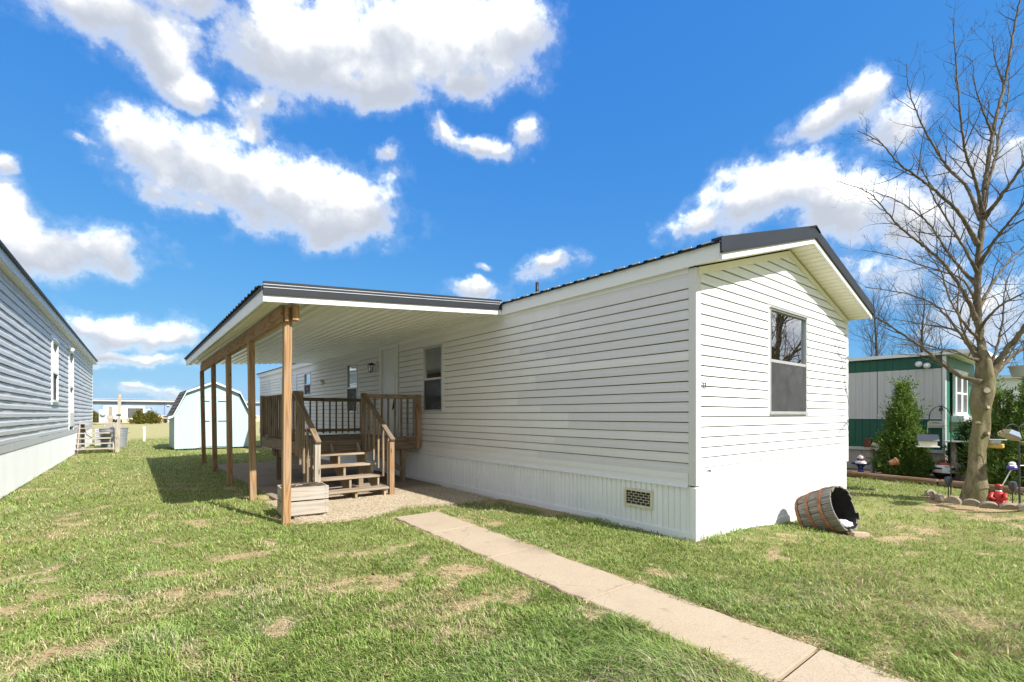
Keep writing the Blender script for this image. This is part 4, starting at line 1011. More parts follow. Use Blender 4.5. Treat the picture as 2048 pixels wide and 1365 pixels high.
while z < 3.68:
    for (a, b_) in spans(NL0, NL1 - .03, z, pt, holes_n):
        cuts = [a] + [j for j in (k % 3 * 1.2 - 6.5, k % 3 * 1.2 - 2.8, k % 3 * 1.2 + .86, k % 3 * 1.2 + 4.5, k % 3 * 1.2 + 8.2, k % 3 * 1.2 + 12, k % 3 * 1.2 + 15.6) if a + .2 < j < b_ - .2] + [b_]
        for c, d in zip(cuts, cuts[1:]): clap('siding_board', nwall, TN, c, d + (.02 if d != b_ else 0), z, pt, V_BLUE, .0045, seed=3000 + k * 60 + int(c * 9), out=.030, n_off=0 if d == b_ else .002, segl=.45)
    z += pt; k += 1
NSK = V_SKIRT2
B('trim_band', .002, .03, NL0, NL1, .735, .885, plain('pale_blue_trim', (.60, .62, .65), .5, .06), nb)
B('frieze_board', .002, .035, NL0, NL1, 3.70, 3.80, plain('blue_frieze', (.54, .56, .59), .5, .06), nb); B('fascia_board', .15, .17, NL0 - .2, NL1 + .15, 3.80, 3.96, plain('pale_fascia', (.66, .70, .74), .5, .06), nb)
MB().box(.0, .15, NL0, NL1 + .1, 3.80, 3.815).build('soffit', V_TRIM, nb)
MB().add([(.22, NL0 - .2, 3.97), (.22, NL1 + .2, 3.97), (-2.45, NL1 + .2, 4.62), (-2.45, NL0 - .2, 4.62), (-5.1, NL0 - .2, 3.97), (-5.1, NL1 + .2, 3.97)], [(0, 1, 2, 3), (3, 2, 5, 4)]).build('roof', SHG, nb)
MB().box(.17, .225, NL0 - .2, NL1 + .2, 3.955, 3.985).build('gutter_edge', ROOFTRIM, nb)
B('corner_post', -.05, .03, NL1 - .05, NL1 + .02, .74, 3.80, V_TRIM, nb)
nsk = MB().box(-.004, .004, NL0, NL1, -.1, .735).build('skirting', NSK, nb)
y = -3.
while y < NL1 - .3:
    me = skirt_panel_mesh('skn', PW, .73, NSK); o = reg(bpy.data.objects.new('skirt_panel', me), nsk, (.008, y + PW, .0)); o.rotation_euler = (0, 0, -PI / 2); y += PW
WFR = plain('white_window_frame', (.78, .78, .77), .45, .05)
window(nb, TN, *nwin, frame=WFR, depth=.05, fw=.055, mid=.47, casing=WFR, cw=.085)
mb = MB(); mb.box(-.04, .05, ndoor[0], ndoor[0] + .09, ndoor[2], ndoor[3]).box(-.04, .05, ndoor[1] - .09, ndoor[1], ndoor[2], ndoor[3]).box(-.04, .05, ndoor[0] + .09, ndoor[1] - .09, ndoor[3] - .09, ndoor[3]).box(-.04, .05, ndoor[0] + .09, ndoor[1] - .09, ndoor[2], ndoor[2] + .45)
mb.box(-.03, .040, ndoor[0] - .085, ndoor[0] - .001, ndoor[2] - .12, ndoor[3] + .085).box(-.03, .040, ndoor[1] + .001, ndoor[1] + .085, ndoor[2] - .12, ndoor[3] + .085).box(-.03, .040, ndoor[0], ndoor[1], ndoor[3] + .001, ndoor[3] + .085)
nd_ = mb.build('storm_door', WFR, nb, loc=TN(10.1, 0, 2.2)); MB().box(-.02, -.012, ndoor[0] + .09, ndoor[1] - .09, ndoor[2] + .45, ndoor[3] - .09).build('pane', GLASS, nd_)
MB().box(-.02, .04, ndoor[0] + .09, ndoor[1] - .09, 2.28, 2.34).build('mid_rail', WFR, nd_)
MB().lathe([(.0, 0), (.05, .0), (.06, .1), (.03, .13), (0, .13)], 10, (.12, 9.35, 3.40)).tube([(0, 9.35, 3.48), (.12, 9.35, 3.52)], .02, 6).build('door_lamp', WFR, nb, True)
# ------------------------------------------------------------------ left yard: steps, meters, bins
stp = thing('wooden_steps', 'grey weathered wooden steps with a tall post beside the blue-grey home', 'steps', (-5.7, 20.7, 0))
for k in range(5):
    y = 20.15 + .27 * k; z = .17 + .18 * k
    B('tread', -6.22 + .012 * k, -5.08, y, y + .28, z - .04, z, GREYWOOD[0], stp)
B('landing', -6.12, -5.08, 21.5, 22.6, 1.03, 1.07, GREYWOOD[0], stp)
for x in (-6.1, -5.12): beam_between('stringer', (x, 20.15, .04), (x, 21.55, 1.0), .04, .2, GREYWOOD[1], stp)
for (x, y, h) in ((-5.02, 20.25, 1.10), (-5.02, 22.5, 1.0), (-6.05, 22.5, 1.0)): B('leg', x - .045, x + .045, y - .045, y + .045, -.02, h, GREYWOOD[2], stp)
beam_between('tall_post', (-4.99, 20.30, 0), (-4.94, 20.30, 2.14), .10, .10, GREYWOOD[2], stp)
B('post_bracket', -5.06, -4.90, 20.24, 20.36, 1.34, 1.40, IRON, stp)
um = thing('utility_post', 'short wooden utility post carrying grey electric meter boxes', 'utility post', (-5.45, 28.3, 0))
B('post', -5.36, -5.20, 28.25, 28.37, 0, 1.80, GREYWOOD[2], um); GREYMETAL = plain('grey_enclosure', (.52, .53, .53), .45, .1, 5., metal=.2)
B('meter_box', -5.72, -5.40, 28.1, 28.24, .95, 1.62, GREYMETAL, um, .02); B('cross_board', -5.75, -5.15, 28.245, 28.275, 1.15, 1.35, GREYWOOD[0], um)
MB().lathe([(.10, 0), (.10, .06), (.07, .09), (0, .10)], 14, (-5.56, 28.1, 1.40), Matrix.Rotation(PI / 2, 3, 'X')).build('meter_dial', GREYMETAL, um, True)
MB().tube([(-5.5, 28.2, .95), (-5.5, 28.2, 0)], .035, 8).build('conduit', GREYMETAL, um)
ac = thing('heat_pump', 'grey slatted heat pump cabinet beside the wooden steps', 'heat pump', (-5.45, 25.2, 0))
B('cabinet', -5.78, -5.16, 24.9, 25.5, .03, .78, GREYMETAL, ac, .02)
for k in range(9): B('louver', -5.74, -5.2, 24.885, 24.8985, .12 + .07 * k, .15 + .07 * k, plain('louver_grey', (.36, .37, .37), .5, .1) if k == 0 else bpy.data.materials['louver_grey'], ac, .002)
BING = plain('galvanised_bin', (.38, .40, .41), .4, .15, 10., metal=.5)
def bin_at(x, y, lab, h=.86):
    t = thing('trash_can', lab, 'trash can', (x, y, 0), group='trash cans by the steps')
    prof = [(.21, 0)]
    for k in range(7): prof += [(.215 + .009 * k, .05 + .105 * k), (.225 + .009 * k, .075 + .105 * k), (.217 + .009 * k, .10 + .105 * k)]
    prof += [(.285, .80)]
    MB().lathe(prof, 22, (x, y, 0)).build('body', BING, t, 40)
    MB().lathe([(.295, .80), (.30, .83), (.16, .88), (0, .89)], 22, (x, y, 0)).build('lid', BING, t, 40)
    for s_ in (-1, 1): MB().tube([(x + s_ * .29, y - .06, .62), (x + s_ * .33, y - .05, .60), (x + s_ * .33, y + .05, .60), (x + s_ * .29, y + .06, .62)], .01, 6).build('handle', IRON, t)
bin_at(-4.93, 23.6, 'ribbed grey trash can right of the tall wooden post'); bin_at(-5.32, 23.3, 'ribbed grey trash can seen through the wooden steps')
hose = MB().tube([(-6.0, 21.6, .9), (-5.9, 21.4, .62), (-5.7, 21.3, .48), (-5.45, 21.5, .42), (-5.25, 21.7, .46)], .014, 6).build('cable', BLACK, None, True); tag(hose, 'loose black cable sagging behind the wooden steps', 'cable')
wp = MB().lathe([(.055, 0), (.055, .62), (.075, .62), (.075, .72), (.05, .74), (0, .74)], 14, (-3.93, 28.9, 0)).build('standpipe', WHITEPAINT, None, 40); tag(wp, 'short white capped pipe standing in the lawn behind', 'pipe')
# ------------------------------------------------------------------ beyond the field
wh = thing('warehouse', 'long low blue-grey metal warehouse across the field', 'warehouse', (5, 100, 0))
WBL = plain('blue_grey_metal', (.22, .30, .42), .5, .06, 1., col2=(.25, .33, .45)); WTAN = plain('tan_block', (.55, .42, .32), .85, .12, 2.)
MB().box(-30, 60, 100, 130, 0, 4.0).build('wall', WBL, wh)
MB().box(-30, 60, 99.9, 99.995, 0, 1.22).build('base_course', WTAN, wh)
MB().box(-30.4, 60.4, 99.6, 130.4, 3.45, 3.85).build('eave', plain('pale_eave', (.50, .50, .50), .5, .05), wh)
MB().add([(-30.4, 99.5, 3.86), (60.4, 99.5, 3.86), (60.4, 115, 4.1), (-30.4, 115, 4.1)], [(0, 1, 2, 3)]).build('roof', plain('pale_metal_roof', (.55, .54, .52), .5, .05), wh)
MB().box(-30, 60, 99.55, 99.595, 3.40, 3.50).build('gutter', ROOFTRIM, wh)
for x in np.arange(-26.8, 60, 5.6): MB().box(x, x + .10, 99.9, 99.995, 1.225, 3.40).build('panel_seam', plain('blue_seam', (.12, .20, .36), .5, .05) if 'blue_seam' not in bpy.data.materials else bpy.data.materials['blue_seam'], wh)
B('wall_lamp', 1.6, 1.95, 99.75, 99.99, 2.85, 2.98, WHITEPAINT, wh)
fh = thing('far_house', 'distant pale house with a reddish gable roof above the warehouse', 'house', (-12, 141, 0))
B('wall', -16, -8.9, 139, 146, 0, 4.0, WHITEPAINT, fh, .01)
MB().add([(-16.5, 138.6, 3.9), (-8.5, 138.6, 3.9), (-9.6, 142.5, 5.5), (-16.5, 142.5, 5.5), (-16.5, 146.4, 3.9), (-8.5, 146.4, 3.9)], [(0, 1, 2, 3), (3, 2, 5, 4)]).build('roof', plain('red_shingle_far', (.36, .20, .16), .9, .2), fh)
tk = thing('box_trailer', 'white box trailer with dark open end parked before the warehouse', 'trailer', (-3.8, 88, 0))
B('body', -6.6, -1.9, 87, 89.4, .7, 2.6, WHITEPAINT, tk, .05); B('open_end', -3.9, -2.1, 86.95, 86.995, .9, 2.3, plain('dark_load', (.10, .10, .11), .8, .2), tk)
for x in (-5.6, -4.9): MB().tube([(x, 86.95, .4), (x, 87.2, .4)], .38, 16).build('wheel', BLACK, tk)
bb = thing('portable_toilet', 'small light blue cabin with white roof before the warehouse', 'cabin', (-1.6, 92, 0))
B('body', -2.1, -1.1, 91.5, 92.5, 0, 2.0, plain('sky_blue_plastic', (.30, .55, .68), .5, .06), bb, .03); B('roof', -2.15, -1.05, 91.45, 92.55, 2.003, 2.2, WHITEPAINT, bb, .05); B('door', -1.95, -1.3, 91.46, 91.499, .15, 1.85, plain('blue_door', (.22, .45, .6), .5, .05), bb, .01)
wg = thing('flatbed_cart', 'dark low cart with sloping drawbar beside the blue cabin', 'cart', (.5, 93, 0))
B('bed', -.8, 1.3, 92.6, 93.6, .55, .72, BLACK, wg); beam_between('drawbar', (1.3, 93, .6), (2.6, 93, .1), .12, .12, IRON, wg)
for x in (-.4, .9): MB().tube([(x, 92.5, .3), (x, 92.7, .3)], .3, 14).build('wheel', BLACK, wg)

# ------------------------------------------------------------------ foliage helpers
def leaf_mat(name, stops, trans=.3):
    m, t, p = base_mat(name); r = nd(t, 'ShaderNodeNewGeometry').outputs['Random Per Island']
    cc = ramp(t, r, stops); t.links.new(cc, p.inputs['Base Color']); p.inputs['Roughness'].default_value = .65; p.inputs['Specular IOR Level'].default_value = .25
    tl = nd(t, 'ShaderNodeBsdfTranslucent', inp={0: cc}); mx = nd(t, 'ShaderNodeMixShader', inp={0: trans, 1: p.outputs[0], 2: tl.outputs[0]})
    t.links.new(mx.outputs[0], t.nodes['Material Output'].inputs[0]); return m
CEDAR = leaf_mat('cedar_leaf', [(0, (.055, .11, .02)), (.5, (.14, .235, .04)), (.85, (.24, .33, .068)), (1, (.33, .37, .11))])
DCEDAR = leaf_mat('dark_cedar_leaf', [(0, (.016, .036, .012)), (.5, (.040, .080, .024)), (1, (.085, .135, .04))])
YEW = leaf_mat('far_shrub_leaf', [(0, (.10, .10, .02)), (.6, (.20, .19, .04)), (1, (.28, .25, .06))])
BARK = None
def np_mesh(name, V, F, mat):
    me = bpy.data.meshes.new(name); V = np.asarray(V, np.float32); F = np.asarray(F, np.int32)
    me.vertices.add(len(V)); me.vertices.foreach_set('co', V.ravel()); me.loops.add(F.size); me.loops.foreach_set('vertex_index', F.ravel())
    me.polygons.add(len(F)); me.polygons.foreach_set('loop_start', np.arange(0, F.size, F.shape[1])); me.polygons.foreach_set('loop_total', np.full(len(F), F.shape[1])); me.update()
    me.materials.append(mat); return me
def sprays(rg, P, D, L, wid, nl=9):
    """flat scale-leaf sprays: P roots, D directions, L lengths -> quads"""
    n = len(P); up = rg.normal(size=(n, 3)); side = np.cross(D, up); side /= np.linalg.norm(side, axis=1)[:, None] + 1e-9
    nor = np.cross(side, D); Vs = []
    for k in range(nl):
        t = (k + .4) / nl; sg = 0 if k == nl - 1 else (1 if k % 2 else -1)
        o = P + D * (L * t)[:, None] - nor * (.10 * L * t * t)[:, None]
        d = D * (.75 if sg else 1.) + side * sg * .75 + rg.normal(size=(n, 3)) * .18; d /= np.linalg.norm(d, axis=1)[:, None]
        l = L * (.48 * (1 - .5 * t)); w = np.cross(d, nor + rg.normal(size=(n, 3)) * .5); w /= np.linalg.norm(w, axis=1)[:, None] + 1e-9
        hw = (wid * (.8 + .4 * rg.random(n)))[:, None]
        Vs.append(np.stack([o, o + d * (l * .5)[:, None] + w * hw, o + d * l[:, None], o + d * (l * .5)[:, None] - w * hw], 1))
    V = np.concatenate(Vs, 0).reshape(-1, 3); F = np.arange(len(V)).reshape(-1, 4); return V, F
def conifer(name, label, base, leaders, mat, n, seed, group=None, cat='shrub', spray=.2, zmin=.05, wid=.010):
    """leaders: (dx, dy, height, radius) of each tapering column of sprays"""
    rg = np.random.default_rng(seed); t = thing(name, label, cat, base, group=group); b = np.array(base); Vs = []; Fs = []; o = 0; mbt = MB()
    for (dx, dy, h, r) in leaders:
        m = int(n * h * r / sum(l[2] * l[3] for l in leaders))
        u = rg.random(m); z = zmin + (1 - np.sqrt(1 - u * .985)) * h; tt = z / h
        prof = r * (1 - tt) ** .88 * (.72 + .28 * np.sqrt(np.clip(tt * 5, 0, 1))) * (1 + .22 * np.sin(rg.random() * 6 + tt * 23))
        a = rg.random(m) * 6.283; lump_ = 1 + .20 * np.sin(a * 3 + tt * 9 + seed) + .20 * np.sin(a * 5 - tt * 21) + .12 * np.sin(a * 2 + tt * 37)
        rad = prof * lump_ * (.35 + .65 * np.sqrt(rg.random(m)))
        P = np.stack([b[0] + dx + rad * np.cos(a), b[1] + dy + rad * np.sin(a), b[2] + z], 1)
        D = np.stack([np.cos(a) * .75, np.sin(a) * .75, np.full(m, .75) + tt * .5], 1) + rg.normal(size=(m, 3)) * .22; D /= np.linalg.norm(D, axis=1)[:, None]
        L = spray * (.55 + .7 * rg.random(m)) * (1 - .35 * tt) * np.where(rg.random(m) < .07, 1.9, 1.)
        V, F = sprays(rg, P, D, L, wid); Vs.append(V); Fs.append(F + o); o += len(V)
        mbt.tube([(b[0] + dx * .2, b[1] + dy * .2, b[2] - .03), (b[0] + dx, b[1] + dy, b[2] + h * .5), (b[0] + dx, b[1] + dy, b[2] + h * .93)], [.05, .03, .006], 6)
    V = np.concatenate(Vs) - b; me = np_mesh('crown', V, np.concatenate(Fs), mat); reg(bpy.data.objects.new('crown', me), t, base)
    mbt.build('trunk', plain('cedar_bark', (.16, .11, .08), .9, .3, 20.) if 'cedar_bark' not in bpy.data.materials else bpy.data.materials['cedar_bark'], t)
    return t
for i, x in enumerate((-8.0, -2.6, -1.2, 3.2, 4.5, 7.6, 8.9)):
    conifer('far_shrub', ['round yellowish shrub at the corner of the blue-grey home', 'yellowish shrub in front of the parked white trailer', 'yellowish shrub just right of the parked trailer', 'left yellowish shrub of the middle pair before the warehouse', 'right yellowish shrub of the middle pair before the warehouse', 'left yellowish shrub of the pair beside the shed', 'right yellowish shrub of the pair beside the shed'][i],
            (x * .95 - .2, 84 + (i % 2), 0), [(0, 0, 2.0, .95), (.5, 0, 1.6, .7)], YEW, 700, 60 + i, 'shrubs planted before the warehouse', spray=.45, wid=.05)

# ------------------------------------------------------------------ right neighbour: green and white trailer
gt = thing('green_trailer', 'green and pale grey trailer home behind the cedar shrubs', 'mobile home', (11.4, 5, 0))
GRN = plain('dark_green_metal', (.010, .105, .062), .45, .08, 2.); LGRN = plain('green_end_metal', (.02, .15, .09), .5, .06, 2.)
PALE = plain('pale_grey_metal', (.60, .58, .56), .5, .07, 3., stretch=(8, 8, .3)); BEIGE = plain('beige_skirting', (.46, .41, .34), .7, .12, 4., stretch=(6, 6, .4))
GX, GXB, GYA, GYB = 9.7, 13.4, -.50, 12.
MB().box(GX + .02, GXB, GYA + .02, GYB, .505, 2.74).build('body', GRN, gt)
MB().box(GX + .05, GXB - .05, GYA + .06, GYB - .05, 0, .505).build('underbody', BEIGE, gt)
for (z0, z1, m_, nm) in ((.58, 1.285, GRN, 'lower_panel'), (1.30, 2.46, PALE, 'middle_panel'), (2.475, 2.74, GRN, 'upper_panel')):
    y = GYA + .06; k = 0
    while y < GYB:
        y2 = min(y + 1.22, GYB); rings = []; prof = []; w = .1525
        for q in range(8): prof += [(y + w * q + .004, 0.), (y + w * q + .012, .007), (y + w * (q + 1) - .012, .007), (y + w * (q + 1) - .004, 0.)]
        prof = [p for p in prof if p[0] <= y2]
        MB().loft([[(GX + .016 - h, a, z) for a, h in prof] + [(GX + .019, a, z) for a, h in reversed(prof)] for z in (z0, z1)]).build(nm, m_, gt, loc=(GX, y, z0)); y += 1.225
B('belt_trim', GX - .006, GX + .016, GYA + .05, GYB, 1.286, 1.299, WHITEPAINT, gt, .002); B('base_trim', GX - .02, GX + .016, GYA, GYB, .50, .577, PALE, gt, .004)
B('corner_trim', GX - .012, GX + .05, GYA - .012, GYA + .05, .58, 2.74, WHITEPAINT, gt, .004)
rm = MB(); 
rm.box(GX - .10, GXB + .1, GYA - .62, GYB, 2.76, 2.84); rm.build('roof', plain('white_roof_edge', (.82, .82, .80), .5, .05), gt)
y = GYA
while y < GYB:
    B('skirt_panel', GX + .02, GX + .045, y + .004, min(y + .8, GYB), -.02, .50, BEIGE, gt, .004); y += .806
B('skirt_rail', GX - .01, GX + .0195, GYA, GYB, -.02, .14, BEIGE, gt)
MB().box(GX + .051, GXB, GYA + .001, GYA + .0195, .58, 1.30).build('end_panel', LGRN, gt); MB().box(GX + .051, GXB, GYA + .001, GYA + .0195, 2.42, 2.74).build('end_panel', LGRN, gt); MB().box(GX + .051, GX + .50, GYA + .001, GYA + .0195, 1.305, 2.415).build('end_panel', LGRN, gt)
TE = lambda u, n, z: (u, GYA - n, z)
MB().box(GX + .45, GXB - .1, GYA - .25, GYA, 1.22, 1.36).build('bay_sill', WHITEPAINT, gt)
for k in range(2): window(gt, lambda u, n, z: (u, GYA - .08 - n, z), GX + .55 + k * .72, GX + 1.2 + k * .72, 1.38, 2.42, frame=WFR, screen=False, fw=.06)
MB().lathe([(0, 0), (.05, .0), (.07, .08), (0, .1)], 10, (GX - .06, -.05, 2.55), Matrix.Rotation(R_(-70), 3, 'Y')).lathe([(0, 0), (.05, .0), (.07, .08), (0, .1)], 10, (GX - .06, -.2, 2.55), Matrix.Rotation(R_(-110), 3, 'Y')).build('flood_light', WHITEPAINT, gt, True)
sg = MB().box(GX - .028, GX - .008, -.50, -.20, 1.09, 1.25).build('camera_sign', plain('cream_sign', (.74, .72, .62), .5, .04)); tag(sg, 'small cream notice with smiley face on the green trailer wall', 'sign')
TS = lambda u, n, z: (GX - .028 - n, -u, z)
text_part('sign_text', 'SMILE...', .052, TS, .36, 1.185, BLACK, sg, .0008, 'CENTER', .0016); text_part('sign_text', "YOU'RE ON CAMERA", .030, TS, .35, 1.115, BLACK, sg, .0008, 'CENTER', .0016)
MB().tube([TS(.245, .0005, 1.205), TS(.245, .0025, 1.205)], .026, 16).build('smiley', plain('sign_yellow', (.70, .58, .12), .5, .04), sg)
fw_ = thing('white_home', 'distant white sided home showing behind the right hand cedar', 'mobile home', (24.5, -1.5, 0))
MB().box(23.5, 27.5, -14, 2.5, 0, 2.85).build('body', V_TRIM, fw_)
for k in range(12): clap('siding_board', fw_, lambda u, n, z: (23.5 - n, u, z), -14, 2.5, 1.1 + .14 * k, .14, V_TRIM, .001, seed=k, out=.03, segl=6.)
MB().box(23.2, 27.8, -14.3, 2.8, 2.86, 3.0).build('roof', plain('grey_white_roof', (.6, .6, .6), .6, .05), fw_)
# planting bed, edging timbers
bed = MB().add([(7.9, 4.2, .012), (7.55, -.5, .012), (7.05, -6., .012), (9.72, -6., .012), (9.72, 4.2, .012)], [(0, 1, 2, 3, 4)]).build('mulch_bed', plain('mulch', (.085, .055, .035), .95, .5, 25., .9, 90.)); tag(bed, kind='structure')
def timber(p, q, lab):
    p, q = Vector(p), Vector(q); d = (q - p).normalized(); n = Vector((-d.y, d.x, 0)); t = thing('landscape_timber', lab, 'timber', tuple((p + q) / 2), group='timbers edging the bed')
    sec = [(-.055, 0), (.055, 0), (.075, .03), (.075, .09), (.055, .12), (-.055, .12), (-.075, .09), (-.075, .03)]
    MB().loft([[c + n * a + Vector((0, 0, z)) for a, z in sec] for c in (p, q)]).build('log', wood('timber_brown', (.26, .15, .08), (.12, .06, .03), 1, .2) if 'timber_brown' not in bpy.data.materials else bpy.data.materials['timber_brown'], t)
    MB().loft([[c + n * a + Vector((0, 0, z)) for a, z in ((-.11, -.02), (.06, -.02), (.06, .018), (-.11, .018))] for c in (p - n * -.10, q - n * -.10)]).build('footing', plain('pale_kerb', (.50, .44, .34), .9, .12), t)
timber((7.98, 2.3, 0), (7.52, -.75, 0), 'brown landscape timber edging the bed left of the tree'); timber((7.515, -.79, 0), (6.9, -3.8, 0), 'brown landscape timber edging the bed right of the tree')
conifer('cedar_shrub', 'pointed green cedar shrub standing alone in front of the trailer', (8.55, .03, 0), [(0, 0, 2.25, .36), (.08, -.20, 1.15, .24), (-.08, .16, 1.05, .25)], CEDAR, 4600, 5, 'cedar shrubs before the trailer', spray=.20, wid=.012)
conifer('cedar_shrub', 'broad bushy green cedar at the right edge behind the tree', (8.45, -2.0, 0), [(0, 0, 2.35, .50), (.15, .50, 2.05, .40), (.1, -.55, 2.6, .5), (-.3, .2, 1.3, .42), (-.25, -.5, 1.25, .45), (.2, -1.2, 2.7, .6)], CEDAR, 12000, 6, 'cedar shrubs before the trailer', spray=.22, wid=.012)
conifer('cedar_shrub', 'small dark cedar between the tree trunk and the trailer corner', (9.2, -1.0, 0), [(0, 0, 1.35, .42), (.1, -.3, 1.5, .4)], DCEDAR, 3000, 8, 'cedar shrubs before the trailer', spray=.18)
# ------------------------------------------------------------------ garden ornaments
TERRA = plain('terracotta', (.50, .22, .10), .8, .15); BLUEG = plain('cobalt_glaze', (.015, .03, .13), .25, .15)
b_ = thing('bird_bath', 'small cobalt blue bird bath by the home corner', 'bird bath', (8.0, .66, 0))
MB().lathe([(.11, 0), (.10, .03), (.055, .08), (.05, .20), (.08, .24)], 20, (8.0, .66, .01)).build('pedestal', BLUEG, b_, 40); MB().lathe([(.07, .24), (.17, .27), (.185, .295), (.17, .295), (.10, .275), (0, .27)], 24, (8.0, .66, .01)).build('bowl', BLUEG, b_, 40)
b_ = thing('dome_ornament', 'white and red ornament with grey dome resting on the blue bird bath', 'ornament', (8.0, .66, .305))
MB().lathe([(.11, 0), (.10, .05), (.07, .07)], 18, (8.0, .66, .29)).build('base', WHITEPAINT, b_, 40); MB().lathe([(.075, .07), (.08, .10), (.07, .12)], 18, (8.0, .66, .29)).build('band', plain('red_paint', (.38, .04, .025), .4, .1), b_, 40); MB().lathe([(.072, .12), (.06, .16), (.03, .19), (0, .20)], 18, (8.0, .66, .29)).build('dome', GREYMETAL, b_, 40)
b_ = thing('post_feeder', 'grey post with a small brown and white feeder on top', 'bird feeder', (8.45, .55, 0))
MB().tube([(8.45, .55, 0), (8.45, .55, .62)], .04, 10).build('post', GREYWOOD[2], b_); B('tray', 8.22, 8.68, .38, .72, .62, .645, GREYWOOD[0], b_); B('house', 8.38, 8.50, .56, .70, .646, .84, plain('rust_brown_box', (.16, .05, .03), .8, .2), b_); MB().tube([(8.4, .55, .72), (8.42, .36, .67)], [.05, .045], 10).build('tube', RIM, b_)
pot = MB().lathe([(.05, 0), (.075, .12), (.085, .12), (.085, .15), (.07, .15), (.05, .03), (0, .03)], 18, (0, 0, 0), Matrix.Rotation(R_(65), 3, 'X') @ Matrix.Rotation(.5, 3, 'Y')).build('terracotta_pot', TERRA, None, 40); pot.location = (7.95, .12, .34); tag(pot, 'tilted terracotta pot on a wire beside the lone cedar', 'flower pot')
wr = MB().tube([(7.97, .12, .42), (8.02, .16, .50), (8.06, .12, .40), (8.08, .1, .0)], .006, 6).build('plant_wire', IRON); tag(wr, 'thin bent wire stake holding the tilted terracotta pot', 'wire stake')
b_ = thing('painted_ball', 'round garden ball painted in red, white and black bands', 'garden ball', (8.6, -.66, 0))
def band(z0, z1, mat, R=.19, c=(8.6, -.66, .20), nm='band'):
    pr = [(R * math.sqrt(max(0, 1 - t * t)), R * t) for t in np.linspace(z0, z1, 7)]; MB().lathe(pr, 24, c).build(nm, mat, b_, 50)
RED = plain('orange_red_paint', (.42, .07, .035), .5, .1)
band(-1, -.72, RED); band(-.72, -.15, BLACK); band(-.15, .22, plain('cream_paint', (.62, .55, .42), .5, .1)); band(.22, .42, BLACK); band(.42, .68, WHITEPAINT); band(.68, 1., RED)
B('white_patch', 8.41, 8.425, -.80, -.66, .17, .30, WHITEPAINT, b_)
b_ = thing('driftwood_stump', 'pale twisted driftwood stump under a flat slab beside the trailer corner', 'stump', (9.0, -.95, 0)); DRW = plain('driftwood', (.45, .37, .28), .9, .35, 9., .8, 30., stretch=(1, 1, .2), col2=(.55, .47, .38))
for k, (dx, dy, lx, ly, h) in enumerate(((0, 0, .05, .1, .72), (.05, -.14, -.1, -.1, .60), (-.05, .10, .12, .02, .8), (.1, -.25, .05, .1, .5), (-.08, -.06, -.05, -.15, .55))):
    MB().tube([(8.9 + dx, -.9 + dy, -.02), (8.9 + dx + lx * .3, -.9 + dy + ly * .6, h * .4), (8.9 + dx + lx, -.9 + dy + ly, h * .75), (8.9 + dx + lx * .7, -.9 + dy + ly * 1.3, h)], [.11, .075, .06, .03], 9).build('root', DRW, b_, True)
B('slab_top', 8.72, 9.2, -1.1, -.62, .80, .835, GREYMETAL, b_, .012); B('shade_block', 9.06, 9.18, -1.05, -.65, 0, .80, BLACK, b_)  # black block stands in for the shade at the trailer skirting corner
hk = thing('shepherd_hook', 'dark iron shepherd hook with a dragonfly holding a birdhouse', 'hook', (6.40, -1.12, 0)); ax_, ay_ = -.66, .58
def hkp(s_, z): return (6.40 + ax_ * s_, -1.12 + ay_ * s_, z)
MB().tube([hkp(0, -.05), hkp(0, 1.30)] + [hkp(.21 - .21 * math.cos(a), 1.34 + .20 * math.sin(a)) for a in np.linspace(0, PI, 12)] + [hkp(.42, 1.30), hkp(.45, 1.265), hkp(.485, 1.28), hkp(.49, 1.31)], .009, 8).build('rod', IRON, hk, True)
mb = MB()
for s_, ang in ((1, .5), (1, -.3), (-1, .5), (-1, -.3)): mb.add([hkp(.19, 1.50), hkp(.19 + s_ * .035, 1.50 + .07 * ang + .035), hkp(.19 + s_ * .05, 1.50 + .15 * ang), hkp(.19 + s_ * .02, 1.50 + .1 * ang - .02)], [(0, 1, 2, 3)])
mb.tube([hkp(.19, 1.55), hkp(.19, 1.40)], [.012, .005], 6).build('dragonfly', IRON, hk)
bh = thing('birdhouse', 'hanging white barn birdhouse with grey pitched roof', 'birdhouse', hkp(.45, .85)); c = Vector(hkp(.45, 0))
MB().tube([(c.x, c.y, 1.27), (c.x, c.y, 1.06)], .004, 6).build('hanger', ALU, bh)
sec = [(-.085, .0), (.085, .0), (.085, .11), (0, .19), (-.085, .11)]
ux, uy = Vector((.3, -.95, 0)).normalized(), Vector((.95, .3, 0)).normalized()
MB().loft([[c + uy * a + ux * e + Vector((0, 0, .84 + z)) for a, z in sec] for e in (-.12, .12)]).build('body', RIM, bh)
for s_ in (-1, 1): MB().loft([[c + uy * a * s_ + ux * e + Vector((0, 0, .84 + z)) for a, z in ((0, .205), (.11, .10), (.11, .09), (0, .193))] for e in (-.145, .145)]).build('roof', plain('slate_roof_small', (.20, .21, .23), .6, .15) if 'slate_roof_small' not in bpy.data.materials else bpy.data.materials['slate_roof_small'], bh)
MB().loft([[c + uy * a + ux * e + Vector((0, 0, .84 + z)) for a, z in ((-.12, -.015), (.12, -.015), (.12, 0), (-.12, 0))] for e in (-.15, .15)]).build('floor', WHITEPAINT, bh)
for a in (-.045, .0, .045): MB().loft([[c + uy * (a + w_) + ux * e + Vector((0, 0, z)) for e, w_ in ((.121, -.012), (.121, .012), (.124, .012), (.124, -.012))] for z in (.87, .95)]).build('window_slot', IRON, bh)
